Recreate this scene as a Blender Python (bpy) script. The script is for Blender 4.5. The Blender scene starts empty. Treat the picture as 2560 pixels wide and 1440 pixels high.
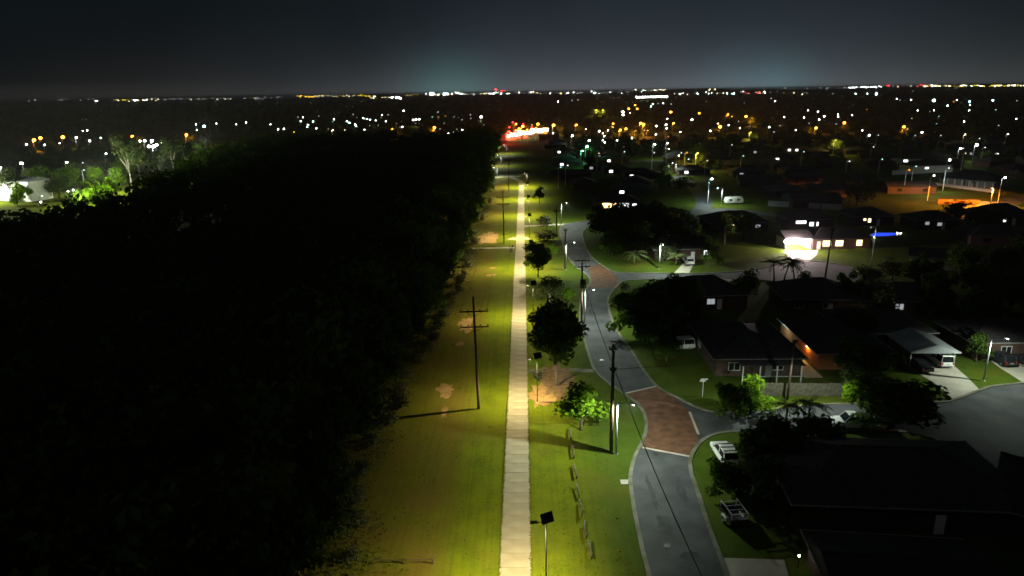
import bpy, bmesh, math, random
import numpy as np
from mathutils import Vector, Matrix
from mathutils.geometry import tessellate_polygon
R = math.radians
rnd = random.Random(7)
sc = bpy.context.scene
C = sc.collection

# ------------------------------------------------------------------ camera
PITCH, ROLL, YAW, CAMH, FPX = R(16.1), R(0.9), R(-1.1), 40.0, 1700.0
fwd = Vector((math.sin(YAW)*math.cos(PITCH), math.cos(YAW)*math.cos(PITCH), -math.sin(PITCH)))
rt0 = Vector((math.cos(YAW), -math.sin(YAW), 0))
up0 = rt0.cross(fwd)
rt = rt0*math.cos(ROLL) - up0*math.sin(ROLL)
up = rt.cross(fwd)
cam = bpy.data.objects.new('camera', bpy.data.cameras.new('camera'))
C.objects.link(cam)
cam.data.sensor_width = 36
cam.data.lens = 36*FPX/2560
cam.data.clip_start = 0.5
cam.data.clip_end = 30000
m = Matrix((rt, up, -fwd)).transposed().to_4x4()
m.translation = (0, 0, CAMH)
cam.matrix_world = m
sc.camera = cam

# ------------------------------------------------------------------ sky
world = bpy.data.worlds.new('World')
sc.world = world
world.use_nodes = True
wt = world.node_tree
wt.nodes.clear()
def wn(t, **k):
    n = wt.nodes.new(t)
    for a, b in k.items(): setattr(n, a, b)
    return n
def wmath(op, a, b=None):
    n = wn('ShaderNodeMath', operation=op)
    for i, q in enumerate((a, b)):
        if q is None: continue
        if isinstance(q, (int, float)): n.inputs[i].default_value = q
        else: wt.links.new(q, n.inputs[i])
    return n.outputs[0]
def ray(px, py):
    return (fwd*FPX + rt*(px-1280) - up*(py-720)).normalized()
wout = wn('ShaderNodeOutputWorld')
tc = wn('ShaderNodeTexCoord')
nrm = wn('ShaderNodeVectorMath', operation='NORMALIZE')
wt.links.new(tc.outputs['Generated'], nrm.inputs[0])
sep = wn('ShaderNodeSeparateXYZ')
wt.links.new(nrm.outputs[0], sep.inputs[0])
zc = wmath('MAXIMUM', sep.outputs['Z'], 0.0)
acc = None
def add_glow(px, py, n, col, vfall=0):
    """light-pollution dome over a town: falls off with the angle from its direction"""
    global acc
    d = ray(px, py)
    dot = wn('ShaderNodeVectorMath', operation='DOT_PRODUCT')
    wt.links.new(nrm.outputs[0], dot.inputs[0]); dot.inputs[1].default_value = d
    v = wmath('POWER', wmath('MAXIMUM', dot.outputs['Value'], 0.0), n)
    if vfall: v = wmath('MULTIPLY', v, wmath('POWER', 2.718, wmath('MULTIPLY', zc, -vfall)))
    em = wn('ShaderNodeVectorMath', operation='SCALE')
    em.inputs[0].default_value = col
    wt.links.new(v, em.inputs['Scale'])
    if acc is None: acc = em.outputs[0]
    else:
        ad = wn('ShaderNodeVectorMath', operation='ADD')
        wt.links.new(acc, ad.inputs[0]); wt.links.new(em.outputs[0], ad.inputs[1]); acc = ad.outputs[0]
add_glow(1700, 215, 12, (.0155, .0225, .032), 4)
add_glow(1550, 215, 10, (.085, .088, .090), 27)
add_glow(1130, 228, 600, (.016, .074, .070), 18)
add_glow(1850, 225, 500, (.020, .052, .062), 18)
add_glow(1960, 212, 1200, (.008, .040, .046), 16)
add_glow(2450, 205, 60, (.012, .012, .006), 24)
add_glow(350, 245, 60, (.008, .005, .003), 26)
base = wn('ShaderNodeVectorMath', operation='ADD')
wt.links.new(acc, base.inputs[0]); base.inputs[1].default_value = (.0040, .0060, .0070)
nz = wn('ShaderNodeTexNoise'); nz.inputs['Scale'].default_value = 5; nz.inputs['Detail'].default_value = 4
wt.links.new(nrm.outputs[0], nz.inputs['Vector'])
nzm = wn('ShaderNodeMapRange'); nzm.inputs['To Min'].default_value = .72; nzm.inputs['To Max'].default_value = 1.28
wt.links.new(nz.outputs['Fac'], nzm.inputs['Value'])
vs = wn('ShaderNodeVectorMath', operation='SCALE')
wt.links.new(base.outputs[0], vs.inputs[0]); wt.links.new(nzm.outputs[0], vs.inputs['Scale'])
bgc = wn('ShaderNodeBackground')
wt.links.new(vs.outputs[0], bgc.inputs[0]); bgc.inputs[1].default_value = 1.0
sky = wn('ShaderNodeTexSky', sky_type='NISHITA')
sky.sun_disc = False
sky.sun_elevation = R(-4); sky.sun_rotation = R(160)
bgs = wn('ShaderNodeBackground'); bgs.inputs[1].default_value = 0.05
wt.links.new(sky.outputs[0], bgs.inputs[0])
adds = wn('ShaderNodeAddShader')
wt.links.new(bgc.outputs[0], adds.inputs[0]); wt.links.new(bgs.outputs[0], adds.inputs[1])
wt.links.new(adds.outputs[0], wout.inputs['Surface'])

HAZE = 0.00014
# weak sun added high behind the camera to lift the black shadows
moon = bpy.data.objects.new('moon', bpy.data.lights.new('moon', 'SUN')); C.objects.link(moon)
moon.data.energy = 0.03; moon.data.angle = R(0.5); moon.data.color = (.92, .95, 1.0)
moon.rotation_euler = (R(38), 0, R(-20))
# ------------------------------------------------------------------ exposure and sampling
sc.view_settings.view_transform = 'Standard'
sc.view_settings.look = 'None'
sc.view_settings.gamma = 1
sc.view_settings.use_curve_mapping = False
sc.view_settings.exposure = 0
sc.render.engine = 'CYCLES'
sc.cycles.use_denoising = True
sc.cycles.denoiser = 'OPENIMAGEDENOISE'
sc.cycles.max_bounces = 4
sc.cycles.diffuse_bounces = 2
sc.cycles.glossy_bounces = 2
sc.cycles.transmission_bounces = 2
sc.cycles.caustics_reflective = False
sc.cycles.caustics_refractive = False
sc.cycles.sample_clamp_indirect = 2.0
sc.cycles.use_light_tree = True
sc.cycles.filter_width = 1.65

# ------------------------------------------------------------------ helpers
def G(px, py, z=0.0):
    """ground (or height z) point that lies in the direction of a photo pixel"""
    d = fwd*FPX + rt*(px-1280) - up*(py-720)
    return Vector((0, 0, CAMH)) + d*((z-CAMH)/d.z)
def ON(px, py, dist):
    return Vector((0, 0, CAMH)) + ray(px, py)*dist

class MB:
    def __init__(s): s.v = []; s.f = []; s.mi = []
    def add(s, vs, fs, mi=0):
        o = len(s.v); s.v += [tuple(q) for q in vs]
        for f in fs: s.f.append([i+o for i in f]); s.mi.append(mi)
        return s
    def box(s, c, d, rz=0, mi=0, top=(1, 1)):
        cx, cy, cz = c; x, y, z = d[0]/2, d[1]/2, d[2]/2
        ca, sa = math.cos(rz), math.sin(rz); vs = []
        for k, (tx, ty) in ((-1, (1, 1)), (1, top)):
            for a, b in ((-1, -1), (1, -1), (1, 1), (-1, 1)):
                u, w = a*x*tx, b*y*ty
                vs.append((cx+u*ca-w*sa, cy+u*sa+w*ca, cz+k*z))
        return s.add(vs, [(3, 2, 1, 0), (4, 5, 6, 7), (0, 1, 5, 4), (1, 2, 6, 5), (2, 3, 7, 6), (3, 0, 4, 7)], mi)
    def tube(s, pts, rads, n=8, mi=0, cap=True):
        pts = [Vector(p) for p in pts]; rings = []; vs = []; fs = []
        for i, p in enumerate(pts):
            d = (pts[min(i+1, len(pts)-1)]-pts[max(i-1, 0)])
            d = d.normalized() if d.length > 1e-9 else Vector((0, 0, 1))
            a = Vector((1, 0, 0)) if abs(d.x) < .9 else Vector((0, 1, 0))
            u = d.cross(a).normalized(); w = d.cross(u)
            r = rads[i] if isinstance(rads, (list, tuple)) else rads
            for k in range(n):
                t = 2*math.pi*k/n
                vs.append(p + (u*math.cos(t)+w*math.sin(t))*r)
        for i in range(len(pts)-1):
            for k in range(n):
                k2 = (k+1) % n
                fs.append((i*n+k, i*n+k2, (i+1)*n+k2, (i+1)*n+k))
        if cap:
            fs.append(tuple(range(n-1, -1, -1))); fs.append(tuple((len(pts)-1)*n+k for k in range(n)))
        return s.add(vs, fs, mi)
    def prism(s, poly, axis, a, b, mi=0, taper=None):
        """poly of 2-D points, extruded along axis ('x': poly=(y,z); 'z': poly=(x,y)); taper=(zref,k) narrows in x above zref"""
        n = len(poly); vs = []
        for e in (a, b):
            for p in poly:
                if axis == 'x':
                    ee = e
                    if taper and p[1] > taper[0]: ee = e*taper[1]
                    vs.append((ee, p[0], p[1]))
                elif axis == 'y': vs.append((p[0], e, p[1]))
                else: vs.append((p[0], p[1], e))
        fs = [tuple(range(n-1, -1, -1)), tuple(range(n, 2*n))]
        for i in range(n): j = (i+1) % n; fs.append((i, j, n+j, n+i))
        return s.add(vs, fs, mi)
    def sheet(s, pts, z, mi=0):
        vs = [Vector((p[0], p[1], z)) for p in pts]
        tris = tessellate_polygon([vs])
        fs = []
        for t in tris:
            a, b, c = (vs[i] for i in t)
            fs.append(t if (b-a).cross(c-a).z > 0 else (t[0], t[2], t[1]))
        return s.add(vs, fs, mi)
    def ball(s, c, r, n=6, mi=0, zs=1.0):
        vs = [(c[0], c[1], c[2]-r*zs)]; m2 = max(3, n//2)
        for i in range(1, m2):
            ph = math.pi*i/m2
            for k in range(n):
                t = 2*math.pi*k/n
                vs.append((c[0]+r*math.sin(ph)*math.cos(t), c[1]+r*math.sin(ph)*math.sin(t), c[2]-r*zs*math.cos(ph)))
        vs.append((c[0], c[1], c[2]+r*zs)); fs = []
        for k in range(n):
            k2 = (k+1) % n
            fs.append((0, 1+k2, 1+k))
            for i in range(m2-2): fs.append((1+i*n+k, 1+i*n+k2, 1+(i+1)*n+k2, 1+(i+1)*n+k))
            fs.append((1+(m2-2)*n+k, 1+(m2-2)*n+k2, len(vs)-1))
        return s.add(vs, fs, mi)
    def mesh(s, name, mats, smooth=False):
        if mats is None: mats = []
        me = bpy.data.meshes.new(name)
        me.from_pydata(s.v, [], s.f)
        mats = mats if isinstance(mats, (list, tuple)) else [mats]
        for q in mats: me.materials.append(q)
        if len(mats) > 1: me.polygons.foreach_set('material_index', s.mi)
        if smooth: me.polygons.foreach_set('use_smooth', [True]*len(me.polygons))
        me.update()
        return me
    def build(s, name, mats, parent=None, smooth=False, loc=None):
        return link(name, s.mesh(name, mats, smooth), parent, loc)
def link(name, me, parent=None, loc=None, rz=0, scale=None):
    o = bpy.data.objects.new(name, me); C.objects.link(o)
    if parent is not None: o.parent = parent
    if loc is not None: o.location = loc
    if rz: o.rotation_euler = (0, 0, rz)
    if scale is not None: o.scale = scale
    return o
def tag(o, label, cat, group=None):
    o['label'] = label; o['category'] = cat
    if group: o['group'] = group
    return o
def thing(name, label, cat, loc=(0, 0, 0), rz=0, group=None):
    o = bpy.data.objects.new(name, None); C.objects.link(o)
    o.location = loc; o.rotation_euler = (0, 0, rz); o.empty_display_size = .2
    return tag(o, label, cat, group)
def struct(o, kind='structure'):
    o['kind'] = kind; return o

# ------------------------------------------------------------------ materials
def mat(name, col, rough=.8, col2=None, scale=3.0, bump=0, metal=0, spec=.3, detail=5, contrast=(.35, .65), coords='Object', vary=0):
    M = bpy.data.materials.new(name); M.use_nodes = True
    t = M.node_tree; b = t.nodes['Principled BSDF']
    b.inputs['Roughness'].default_value = rough; b.inputs['Metallic'].default_value = metal
    b.inputs['Specular IOR Level'].default_value = spec
    tcn = t.nodes.new('ShaderNodeTexCoord')
    n = t.nodes.new('ShaderNodeTexNoise'); n.inputs['Scale'].default_value = scale; n.inputs['Detail'].default_value = detail
    t.links.new(tcn.outputs[coords], n.inputs['Vector'])
    rp = t.nodes.new('ShaderNodeValToRGB')
    c2 = col2 or tuple(q*.7 for q in col)
    rp.color_ramp.elements[0].position, rp.color_ramp.elements[1].position = contrast
    rp.color_ramp.elements[0].color = (*c2, 1); rp.color_ramp.elements[1].color = (*col, 1)
    t.links.new(n.outputs['Fac'], rp.inputs['Fac'])
    out = rp.outputs['Color']
    if vary:
        oi = t.nodes.new('ShaderNodeObjectInfo'); hs = t.nodes.new('ShaderNodeHueSaturation')
        mr = t.nodes.new('ShaderNodeMapRange'); mr.inputs['To Min'].default_value = 1-vary; mr.inputs['To Max'].default_value = 1+vary
        t.links.new(oi.outputs['Random'], mr.inputs['Value']); t.links.new(mr.outputs[0], hs.inputs['Value'])
        t.links.new(out, hs.inputs['Color']); out = hs.outputs['Color']
    t.links.new(out, b.inputs['Base Color'])
    if bump:
        n2 = t.nodes.new('ShaderNodeTexNoise'); n2.inputs['Scale'].default_value = scale*6; n2.inputs['Detail'].default_value = 4
        t.links.new(tcn.outputs[coords], n2.inputs['Vector'])
        bp = t.nodes.new('ShaderNodeBump'); bp.inputs['Strength'].default_value = bump; bp.inputs['Distance'].default_value = .05
        t.links.new(n2.outputs['Fac'], bp.inputs['Height']); t.links.new(bp.outputs[0], b.inputs['Normal'])
    return M
def emit(name, col, strength, sampled=False):
    M = bpy.data.materials.new(name); M.use_nodes = True
    t = M.node_tree; t.nodes.clear()
    o = t.nodes.new('ShaderNodeOutputMaterial'); e = t.nodes.new('ShaderNodeEmission')
    e.inputs[0].default_value = (*col, 1); e.inputs[1].default_value = strength
    t.links.new(e.outputs[0], o.inputs['Surface'])
    if not sampled: M.cycles.emission_sampling = 'NONE'
    return M
def leafmat(name, c1, c2, trans=.35):
    M = bpy.data.materials.new(name); M.use_nodes = True
    t = M.node_tree; t.nodes.clear()
    o = t.nodes.new('ShaderNodeOutputMaterial'); d = t.nodes.new('ShaderNodeBsdfDiffuse'); tr = t.nodes.new('ShaderNodeBsdfTranslucent')
    mx = t.nodes.new('ShaderNodeMixShader'); mx.inputs[0].default_value = trans
    tcn = t.nodes.new('ShaderNodeTexCoord'); n = t.nodes.new('ShaderNodeTexNoise'); n.inputs['Scale'].default_value = 4; n.inputs['Detail'].default_value = 6
    t.links.new(tcn.outputs['Object'], n.inputs['Vector'])
    rp = t.nodes.new('ShaderNodeValToRGB'); rp.color_ramp.elements[0].position = .3; rp.color_ramp.elements[1].position = .7
    rp.color_ramp.elements[0].color = (*c1, 1); rp.color_ramp.elements[1].color = (*c2, 1)
    t.links.new(n.outputs['Fac'], rp.inputs['Fac'])
    oi = t.nodes.new('ShaderNodeObjectInfo'); hs = t.nodes.new('ShaderNodeHueSaturation')
    mr = t.nodes.new('ShaderNodeMapRange'); mr.inputs['To Min'].default_value = .75; mr.inputs['To Max'].default_value = 1.2
    t.links.new(oi.outputs['Random'], mr.inputs['Value']); t.links.new(mr.outputs[0], hs.inputs['Value']); t.links.new(rp.outputs[0], hs.inputs['Color'])
    t.links.new(hs.outputs[0], d.inputs[0]); t.links.new(hs.outputs[0], tr.inputs[0])
    t.links.new(d.outputs[0], mx.inputs[1]); t.links.new(tr.outputs[0], mx.inputs[2]); t.links.new(mx.outputs[0], o.inputs['Surface'])
    return M
# ground: mown grass, painted greener and darker by the road for its lamp tint and shade, drier and browner towards the wood, with mower lines along the strip
def ground_mat():
    M = bpy.data.materials.new('grass_ground'); M.use_nodes = True
    t = M.node_tree; b = t.nodes['Principled BSDF']; b.inputs['Roughness'].default_value = 1; b.inputs['Specular IOR Level'].default_value = .05
    L = t.links.new; N = t.nodes.new
    g = N('ShaderNodeNewGeometry')
    def noise(scale, detail=5, vec=None, rough=.55):
        n = N('ShaderNodeTexNoise'); n.inputs['Scale'].default_value = scale; n.inputs['Detail'].default_value = detail; n.inputs['Roughness'].default_value = rough
        L(vec or g.outputs['Position'], n.inputs['Vector']); return n.outputs['Fac']
    def ramp(f, p0, p1, c0=(0, 0, 0), c1=(1, 1, 1)):
        r = N('ShaderNodeValToRGB'); e = r.color_ramp.elements
        e[0].position, e[1].position = p0, p1; e[0].color = (*c0, 1); e[1].color = (*c1, 1); L(f, r.inputs['Fac']); return r.outputs[0]
    def mixc(f, a, b_):
        x = N('ShaderNodeMix'); x.data_type = 'RGBA'
        if isinstance(f, (int, float)): x.inputs[0].default_value = f
        else: L(f, x.inputs[0])
        for s_, q in ((6, a), (7, b_)):
            if isinstance(q, tuple): x.inputs[s_].default_value = (*q, 1)
            else: L(q, x.inputs[s_])
        return x.outputs[2]
    def mth(op, a, b_):
        x = N('ShaderNodeMath'); x.operation = op
        for i, q in enumerate((a, b_)):
            if isinstance(q, (int, float)): x.inputs[i].default_value = q
            else: L(q, x.inputs[i])
        return x.outputs[0]
    c = ramp(noise(.35, 8), .32, .68, (.074, .110, .003), (.140, .175, .004))
    c = mixc(ramp(noise(2.6, 6), .40, .72), c, (.142, .148, .005))
    s3 = N('ShaderNodeSeparateXYZ'); L(g.outputs['Position'], s3.inputs[0])
    mrl = N('ShaderNodeMapRange'); mrl.inputs['From Min'].default_value = -70; mrl.inputs['From Max'].default_value = -40; L(s3.outputs['X'], mrl.inputs['Value'])
    mr = N('ShaderNodeMapRange'); mr.inputs['From Min'].default_value = -3.5; mr.inputs['From Max'].default_value = -9; L(s3.outputs['X'], mr.inputs['Value'])
    dry = mth('MULTIPLY', mth('MULTIPLY', mr.outputs[0], mrl.outputs[0]), mth('ADD', noise(.16, 6), .12))
    c = mixc(ramp(dry, .30, .74), c, (.145, .108, .016))
    mp = N('ShaderNodeMapping'); mp.inputs['Scale'].default_value = (2.2, .035, 1); L(g.outputs['Position'], mp.inputs[0])
    st = noise(1.0, 4, mp.outputs[0])
    c = mixc(mth('MULTIPLY', ramp(st, .48, .62), .22), c, (.050, .058, .010))
    mpf = N('ShaderNodeMapping'); mpf.inputs['Scale'].default_value = (9, 4, 1); L(g.outputs['Position'], mpf.inputs[0])
    c = mixc(mth('MULTIPLY', ramp(noise(1.0, 5, mpf.outputs[0], .7), .45, .75), .5), c, (.040, .050, .008))
    mr2 = N('ShaderNodeMapRange'); mr2.inputs['From Min'].default_value = 4.5; mr2.inputs['From Max'].default_value = 9; L(s3.outputs['X'], mr2.inputs['Value'])
    c = mixc(mth('MULTIPLY', mr2.outputs[0], .75), c, ramp(noise(.5, 7), .3, .7, (.022, .052, .006), (.052, .085, .014)))  # lamp tint and shade painted in: darker, greener grass right of the path
    c = mixc(mth('MULTIPLY', ramp(noise(.09, 7, None, .65), .50, .66), .55), c, (.105, .090, .012))
    c = mixc(ramp(noise(1.7, 8, None, .7), .60, .70), c, (.035, .058, .006))
    c = mixc(ramp(noise(.55, 9, None, .72), .66, .74), c, (.16, .12, .04))
    L(c, b.inputs['Base Color'])
    bp = N('ShaderNodeBump'); bp.inputs['Strength'].default_value = .9; bp.inputs['Distance'].default_value = .06
    L(noise(7, 6), bp.inputs['Height']); L(bp.outputs[0], b.inputs['Normal'])
    return M
M = dict(
    grass=ground_mat(),
    asphalt=mat('asphalt', (.085, .088, .092), .9, (.038, .040, .043), .35, .5, detail=12, contrast=(.3, .72)),
    patch=mat('asphalt_patch', (.050, .052, .055), .9, (.032, .033, .036), 1.2, .4),
    paver=mat('red_pavers', (.155, .072, .036), .9, (.065, .030, .017), .9, .6, detail=10, contrast=(.3, .7)),
    concrete=mat('concrete', (.46, .42, .35), .85, (.36, .33, .27), .7, .15, detail=8),
    path=mat('path_concrete', (.33, .285, .195), .85, (.25, .21, .14), .5, .15, detail=9, coords='Object'),
    joint=mat('path_joint', (.12, .10, .06), .95),
    kerb=mat('kerb_concrete', (.19, .18, .14), .9, (.09, .09, .05), .55, .1, detail=8),
    dirt=mat('bare_dirt', (.36, .22, .09), .95, (.24, .13, .045), .6, .4, detail=8),
    mulch=mat('leaf_litter', (.20, .115, .05), .95, (.10, .055, .025), 1.5, .5),
    timber=mat('weathered_timber', (.135, .085, .06), .85, (.08, .05, .035), 4, .4),
    log=mat('grey_log', (.15, .12, .08), .9, (.07, .055, .035), 3, .5),
    galv=mat('galvanised_steel', (.62, .63, .62), .5, (.50, .51, .50), 2, 0, metal=.25),
    dark=mat('dark_metal', (.035, .03, .03), .5, (.02, .02, .02), 3),
    panel=mat('solar_panel', (.012, .012, .016), .25, (.02, .02, .025), 3),
    ceramic=mat('brown_ceramic', (.06, .03, .02), .3),
    cable=mat('black_cable', (.012, .012, .012), .6),
    bark=mat('bark', (.13, .09, .06), .95, (.07, .05, .035), 5, .6),
    pale=mat('pale_gum_bark', (.46, .42, .34), .9, (.28, .25, .2), 3, .4),
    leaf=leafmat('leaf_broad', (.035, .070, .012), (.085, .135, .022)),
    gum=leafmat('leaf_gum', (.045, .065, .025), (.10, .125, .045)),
    lime=leafmat('leaf_lamplit', (.100, .180, .010), (.170, .290, .018), .5),  # brighter copy of the leaf green, with lamp light put into the colour
    frond=leafmat('leaf_palm', (.050, .075, .025), (.105, .125, .045), .2),
    litter=leafmat('leaf_undergrowth', (.026, .034, .010), (.075, .075, .028), .1),
    tuft=leafmat('leaf_tuft', (.070, .095, .005), (.150, .150, .015), .1),
    scrub=leafmat('leaf_scrub', (.050, .058, .030), (.115, .115, .060), .2),
    brickshade=mat('shaded_brick_wall', (.085, .050, .038), .9, (.05, .03, .025), 2.5, .3, vary=.2),  # night shade put into the brick colour so unlit fronts stay black
    wall=mat('render_wall', (.34, .31, .26), .9, (.27, .24, .2), 1, .1, vary=.25),
    brick=mat('brick_wall', (.30, .14, .08), .9, (.20, .09, .055), 2.5, .3, vary=.2),
    white=mat('white_paint', (.74, .74, .70), .6, (.62, .62, .58), 1.2),
    cream=mat('cream_wall', (.62, .58, .46), .8, (.50, .46, .36), .8),
    roof=mat('dark_roof_tile', (.055, .05, .05), .8, (.03, .028, .03), 1.5, .4, vary=.3),
    roofm=mat('metal_roof', (.32, .34, .35), .5, (.25, .27, .28), .8, 0, vary=.2),
    trim=mat('gutter_trim', (.30, .29, .28), .6),
    glass=mat('dark_glass', (.01, .012, .015), .08, (.014, .016, .02), 2, spec=.6),
    palings=mat('timber_palings', (.17, .15, .11), .9, (.09, .08, .06), 2, .4),
    tyre=mat('tyre', (.015, .015, .015), .8), rim=mat('rim', (.45, .45, .45), .3, metal=.6),
    carwhite=mat('car_white', (.78, .78, .75), .25, (.72, .72, .70), 1, spec=.5),
    cardark=mat('car_dark', (.02, .022, .025), .25, (.015, .015, .018), 1, spec=.6),
    carsilver=mat('car_silver', (.42, .43, .44), .3, (.36, .37, .38), 1, metal=.3, spec=.5),
    redlens=mat('red_lens', (.35, .01, .008), .2), plate=mat('number_plate', (.5, .5, .45), .5),
    brickorange=mat('orange_brick', (.40, .16, .07), .9, (.28, .1, .045), 4, .3),
    hill=mat('far_hills', (.02, .025, .02), 1), farleaf=mat('far_foliage', (.075, .085, .035), 1, (.035, .045, .018), .05, 0, spec=.0),
    pool=emit('lit_pool_water', (.02, .06, 1.0), 1.6, True),
    lens_white=emit('lens_white', (.92, 1, .95), 30), lens_warm=emit('lens_warm', (1, .84, .5), 14),
    e_white=emit('far_white', (.92, 1, .96), 30), e_warm=emit('far_warm', (1, .80, .45), 16), e_orange=emit('far_orange', (1, .36, .03), 16),
    f_white=emit('faint_white', (.92, 1, .96), 2.2), f_warm=emit('faint_warm', (1, .8, .45), 1.8), f_orange=emit('faint_orange', (1, .36, .02), 1.6), f_yellow=emit('faint_yellow', (1, .72, .04), 1.6), f_cyan=emit('faint_cyan', (.5, .95, 1), 2), f_green=emit('faint_green', (.5, 1, .72), 2), f_red=emit('faint_red', (1, .05, .04), 3),
    e_yellow=emit('far_yellow', (1, .72, .04), 6), e_cyan=emit('far_cyan', (.5, .95, 1), 40), e_green=emit('far_green', (.55, 1, .75), 40),
    e_red=emit('far_red', (1, .03, .03), 14), e_blue=emit('far_blue', (.15, .12, 1), 4), e_dim=emit('far_dim', (.75, .85, .85), 2.2),
    win_white=emit('window_white', (.95, .97, 1), 3.0), win_warm=emit('window_warm', (1, .80, .40), 3.0), win_dim=emit('window_dim', (.75, .8, .85), .45),
    sign_white=emit('sign_white', (1, .95, .85), 16, True), sign_halo_red=emit('sign_halo_red', (1, .05, .02), 9, True), sign_warm=emit('sign_warm', (1, .6, .2), 8, True),
    hot=emit('batten_lamp', (1, .93, .84), 30),
)

# ------------------------------------------------------------------ lamp light with a street-lantern distribution
def lantern(name, loc, power, col, parent=None, spread=None, radius=.08, flood=False, tail=.03, wide=.3):
    """spread=(left, right, along): reach of the lit patch in mounting heights across and along the lamp's own axes"""
    ld = bpy.data.lights.new(name, 'POINT'); ld.energy = power; ld.color = col; ld.shadow_soft_size = radius
    if not flood:
        ld.use_nodes = True
        t = ld.node_tree; em = t.nodes['Emission']; L = t.links.new
        def mt(op, a, b_=None):
            n_ = t.nodes.new('ShaderNodeMath'); n_.operation = op
            for i_, q in enumerate((a, b_)):
                if q is None: continue
                if isinstance(q, (int, float)): n_.inputs[i_].default_value = q
                else: L(q, n_.inputs[i_])
            return n_.outputs[0]
        tcl = t.nodes.new('ShaderNodeTexCoord'); sp = t.nodes.new('ShaderNodeSeparateXYZ'); L(tcl.outputs['Normal'], sp.inputs[0])
        c = mt('MAXIMUM', mt('MULTIPLY', sp.outputs['Z'], -1.0), .03)
        u = mt('DIVIDE', sp.outputs['X'], c); v = mt('DIVIDE', sp.outputs['Y'], c)
        l_, r_, al = spread or (1.5, 1.5, 2.2)
        ur = mt('DIVIDE', mt('MAXIMUM', u, 0.0), r_); ul = mt('DIVIDE', mt('MINIMUM', u, 0.0), l_); vv = mt('DIVIDE', v, al)
        uu = mt('ADD', mt('MULTIPLY', ur, ur), mt('MULTIPLY', ul, ul)); v2 = mt('MULTIPLY', vv, vv)
        core = mt('POWER', 2.71828, mt('MULTIPLY', mt('ADD', uu, v2), -1.0))
        skirt = mt('POWER', 2.71828, mt('MULTIPLY', mt('ADD', mt('MULTIPLY', uu, .5), mt('MULTIPLY', v2, .16)), -1.0))
        ga = mt('ADD', mt('MULTIPLY', core, 1-wide), mt('MULTIPLY', skirt, wide))
        e_ = mt('DIVIDE', ga, mt('POWER', c, 3.0))
        below = mt('MULTIPLY', mt('GREATER_THAN', mt('MULTIPLY', sp.outputs['Z'], -1.0), -.05), tail)
        L(mt('ADD', mt('MINIMUM', e_, 12.0), below), em.inputs['Strength'])
    o = bpy.data.objects.new(name, ld); C.objects.link(o); o.location = loc
    if parent is not None: o.parent = parent
    return o

# ================================================================== SETTING
g = MB()
g.add([(-14000, -400, 0), (14000, -400, 0), (14000, 14000, 0), (-14000, 14000, 0)], [(0, 1, 2, 3)])
struct(g.build('ground', M['grass']))
# far low hills that carry the town lights on the horizon
h = MB(); n = 160
hz = [22 + 14*math.sin(i*.21) + 6*math.sin(i*.9+1) + 3*math.sin(i*2.3) for i in range(n+1)]
vs = []; fs = []
for i in range(n+1):
    x = -7000 + 14000*i/n
    z = max(8, hz[i]) - (10 if x < -1500 else 0)
    vs += [(x, 5500, -1), (x, 5900, z*.85), (x, 6300, z), (x, 8600, z*.5)]
for i in range(n):
    for k in range(3):
        a = i*4+k; fs.append((a, a+4, a+5, a+1))
h.add(vs, fs); struct(h.build('hills', M['hill']))

# roads
def pxs(l, z=0): return [G(x, y, z) for x, y in l]
road = MB()
main_l = [(1640, 1500), (1612, 1400), (1590, 1300), (1580, 1240), (1576, 1190), (1588, 1140), (1606, 1105), (1616, 1068), (1610, 1035), (1592, 1008), (1560, 985), (1518, 955), (1486, 925), (1470, 882), (1460, 845), (1452, 805), (1450, 770), (1456, 740), (1468, 720), (1476, 703), (1468, 688), (1440, 668), (1422, 645), (1410, 618), (1402, 592), (1400, 572), (1412, 562), (1440, 556), (1495, 548), (1560, 544)]
main_r = [(1560, 556), (1500, 562), (1468, 570), (1456, 582), (1458, 600), (1466, 622), (1482, 646), (1506, 664), (1530, 678)]
side2_u = [(1560, 682), (1640, 683), (1720, 684), (1790, 682), (1860, 677), (1915, 668), (1960, 658), (2020, 652), (2080, 658), (2125, 668), (2150, 682)]
side2_l = [(2150, 700), (2120, 714), (2060, 718), (1960, 706), (1880, 698), (1800, 698), (1640, 699), (1580, 700), (1552, 706), (1542, 716), (1522, 742)]
main_r2 = [(1522, 770), (1530, 800), (1546, 832), (1580, 880), (1612, 930), (1645, 968), (1700, 998), (1752, 1022), (1800, 1030)]
side1_u = [(1900, 1026), (2035, 1013), (2125, 1010), (2250, 1011), (2345, 1006), (2385, 1000), (2450, 976), (2490, 965), (2640, 950)]
side1_l = [(2640, 1220), (2480, 1170), (2330, 1094), (2200, 1076), (1980, 1076), (1860, 1078), (1800, 1083), (1762, 1098), (1738, 1122), (1726, 1150), (1728, 1180), (1742, 1222), (1754, 1260), (1768, 1305), (1786, 1355), (1806, 1405), (1840, 1500)]
road.sheet(pxs(main_l + main_r + side2_u + side2_l + main_r2 + side1_u + side1_l), .012)
struct(road.build('road', M['asphalt']))
pv = MB(); pv.sheet(pxs([(1562, 984), (1640, 966), (1690, 996), (1724, 1030), (1741, 1052), (1747, 1084), (1741, 1112), (1728, 1142), (1668, 1130), (1606, 1119), (1612, 1090), (1614, 1066), (1608, 1035), (1590, 1008)]), .022)
p2 = MB(); p2.sheet(pxs([(1470, 668), (1500, 662), (1528, 678), (1544, 693), (1546, 708), (1540, 718), (1470, 720), (1477, 704), (1477, 690)]), .022)
struct(pv.build('red_paving', M['paver'])); struct(p2.build('red_paving', M['paver']))
edge = MB()
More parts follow.
